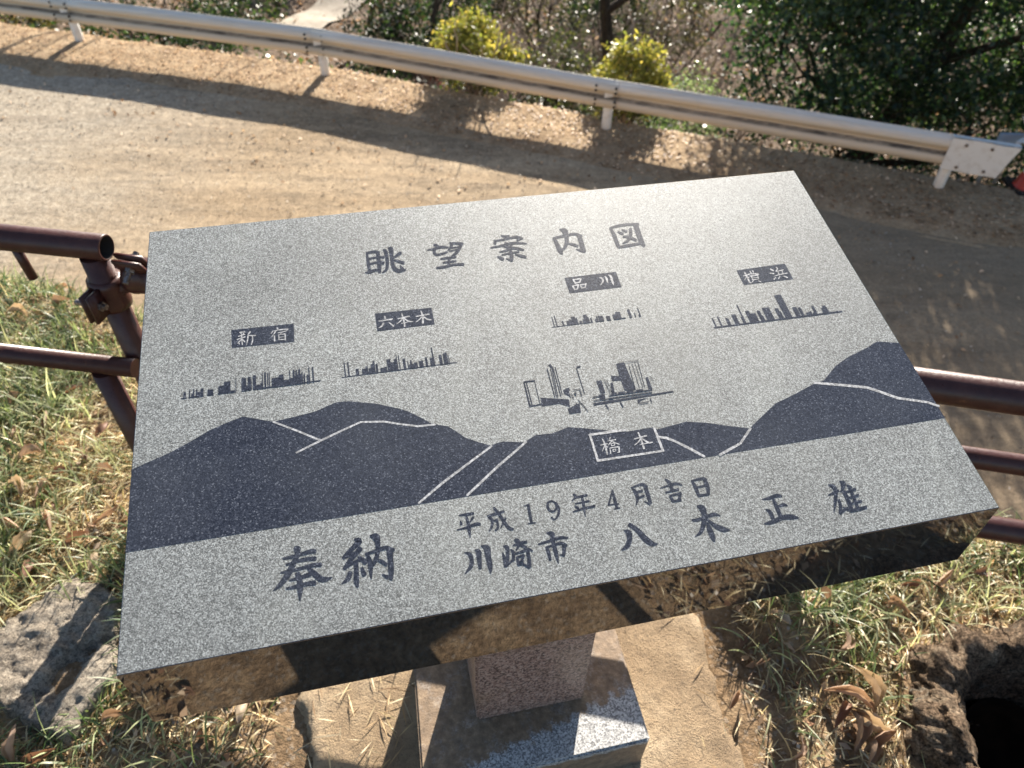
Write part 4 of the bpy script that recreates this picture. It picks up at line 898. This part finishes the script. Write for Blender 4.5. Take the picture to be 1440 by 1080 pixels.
# thatch, straws and little leaves lying flat
def thatch(name, n, cols, size, asp, seed, reg, mat='dry', up=2.5, lift=.006):
    r = np.random.default_rng(seed); x = r.uniform(reg[0], reg[1], n); y = r.uniform(reg[2], reg[3], n); ok = ~clear(x, y) & (y < edge_y(x)); x, y = x[ok], y[ok]
    C = np.stack([x, y, np.array([plat_z(a, b) for a, b in zip(x, y)]) + lift], 1); n = len(x)
    return tag(quads(name, leaves(C, size, up, asp, .06, r), tints(n, cols, None, .3, r), M[mat]), kind='stuff')
thatch('thatch', 26000, STRAW + [(.20, .13, .08)], .045, .07, 64, (-2, 1.95, -.6, 2.0))
thatch('leaf_crumbs', 9000, [(.28, .17, .10), (.38, .26, .16), (.16, .09, .055), (.45, .35, .25)], .028, .5, 65, (-2, 1.95, -.9, 2.0), up=1.2)
thatch('pebbles', 9000, [(.25, .21, .17), (.38, .34, .29), (.16, .13, .11)], .010, .8, 66, (-1.6, 1.6, -1.2, 1.0), 'peb', 1.0, .004)
r3 = np.random.default_rng(8)
def fx4(n): x = r3.uniform(-10, 4, n); return x, np.minimum(rail_y(x) - 1.2 - np.abs(r3.normal(0, 2.4, n)), rail_y(x) - 1.1)
litter('road_gravel', 6000, fx4, [(.30, .27, .22), (.48, .44, .38), (.16, .135, .11), (.24, .18, .12)], .024, lambda a, b: road_z(a, b), r3, 'peb', 2.0)
r4 = np.random.default_rng(9); n = 130; x = np.concatenate([r4.uniform(-.38, -.17, 110), r4.uniform(.34, .46, 20)]); y = r4.uniform(.42, .9, n)
C = np.stack([x, y, np.full(n, .019)], 1); tag(quads('straw', leaves(C, .05, 4, .05, .03, r4), tints(n, STRAW + [(.25, .17, .10)], None, .25, r4), M['dry']), kind='stuff')
# single fallen leaves one can count
def curled(seed):
    r = random.Random(seed); V = []; F = []; L, Wd_ = 1.0, r.uniform(.34, .5); cu = r.uniform(.6, 1.9); be = r.uniform(.3, 1.5); lobed = r.choice((0, 1, 1)); sw = r.uniform(-.25, .25)
    for i in range(9):
        t = i / 8; w = Wd_ * math.sin(math.pi * min(1, t * .96 + .02)) ** .8 * (1 - .25 * t) * (1 + .16 * (i % 2) * lobed)
        for j in range(5):
            s = j / 2 - 1; V.append((L * (t - .5), sw * math.sin(3.0 * t) + w * s * math.cos(cu * abs(s) * .8), .18 * be * math.sin(math.pi * t * 1.1) + w * abs(s) * math.sin(cu * abs(s)) * .9 + .05 * r.uniform(-1, 1)))
    for i in range(8):
        for j in range(4): a = i * 5 + j; F.append((a, a + 5, a + 6, a + 1))
    me = bpy.data.meshes.new('dead_leaf'); me.from_pydata(V, [], F); me.polygons.foreach_set('use_smooth', [True] * len(F))
    at = me.color_attributes.new('tint', 'FLOAT_COLOR', 'POINT'); c = r.choice([(.30, .21, .15), (.38, .27, .20), (.21, .12, .08), (.28, .13, .08), (.46, .37, .27)])
    for k in range(len(V)): m_ = 1 + .25 * mnoise.noise((V[k][0] * 5, V[k][1] * 9, seed)); at.data[k].color = (c[0] * m_, c[1] * m_, c[2] * m_, 1)
    me.materials.append(M['dry']); return me
LM = [curled(i) for i in range(8)]
LEAFS = [(1195, 985, .10, 1, 1.3), (1215, 965, .09, 3, .9), (1228, 1015, .085, 0, -.3), (1200, 1025, .08, 4, -.8), (1240, 1040, .075, 1, .2), (1185, 1005, .07, 4, 1.9), (1222, 1055, .06, 3, .6),
 (1100, 800, .06, 2, .4), (1280, 822, .055, 3, 1.6), (1262, 856, .055, 2, 2.6), (1328, 812, .06, 4, .3), (1150, 850, .05, 4, .9), (1035, 985, .05, 1, .4),
 (60, 345, .07, 2, .1), (30, 760, .075, 4, .6), (65, 735, .07, 4, 1.1), (150, 720, .06, 1, .4), (58, 690, .06, 2, 2.2), (20, 690, .07, 0, 1.2), (148, 665, .055, 4, 1.4), (100, 545, .05, 0, .3), (62, 590, .06, 3, .8), (120, 640, .05, 1, 2.5), (20, 1045, .07, 4, .9), (55, 1065, .07, 3, .2), (25, 560, .05, 2, .5), (235, 990, .06, 1, 1.0), (160, 1010, .05, 4, .2), (340, 1000, .045, 3, .7), (40, 640, .06, 1, 1.9), (85, 660, .055, 2, .1), (15, 610, .05, 4, 1.0), (110, 760, .06, 3, .3), (45, 800, .06, 1, 2.2), (130, 790, .05, 0, .8), (90, 430, .06, 4, .2), (25, 445, .07, 2, 1.5), (15, 735, .06, 3, 2.8), (140, 600, .05, 2, .6), (1090, 880, .05, 2, 1.2), (1180, 905, .05, 0, 2.0), (1380, 800, .05, 1, .2), (1120, 1050, .05, 3, .5), (1070, 930, .04, 4, 1.8)]
DISTINCT = {0: 'tall reddish brown curled leaf beside the small hole near the stump', 7: 'brown curled leaf in the grass just below the front edge of the sign, right part', 8: 'reddish leaf standing in the grass left of the stump and below the rail'}
for i, (px, py, s, k, rz) in enumerate(LEAFS):
    p = on_z(px, py, .02); z = plat_z(p[0], p[1]); o = bpy.data.objects.new('dead_leaf', LM[(k + i * 3) % 8]); COL.objects.link(o); o.location = (p[0], p[1], z + .018); o.scale = (s, s * .8, s)
    o.rotation_euler = (random.uniform(-.5, .5), random.uniform(-.6, .3), rz * 2.1)
    lab = DISTINCT.get(i) or ('pale brown curled leaf in the pile beside the stump' if i < 7 else 'small dry curled leaf on the grass right of the sign' if px > 900 else 'small dry curled leaf on the grass left of the sign' if px < 145 or py < 800 else 'small dry curled leaf on bare soil below the sign')
    tag(o, lab, 'leaf', None if i in DISTINCT else 'dead leaves beside the stump' if i < 7 else 'dead leaves on the right grass' if px > 900 else 'dead leaves on the left grass' if px < 145 or py < 800 else 'dead leaves below the sign')
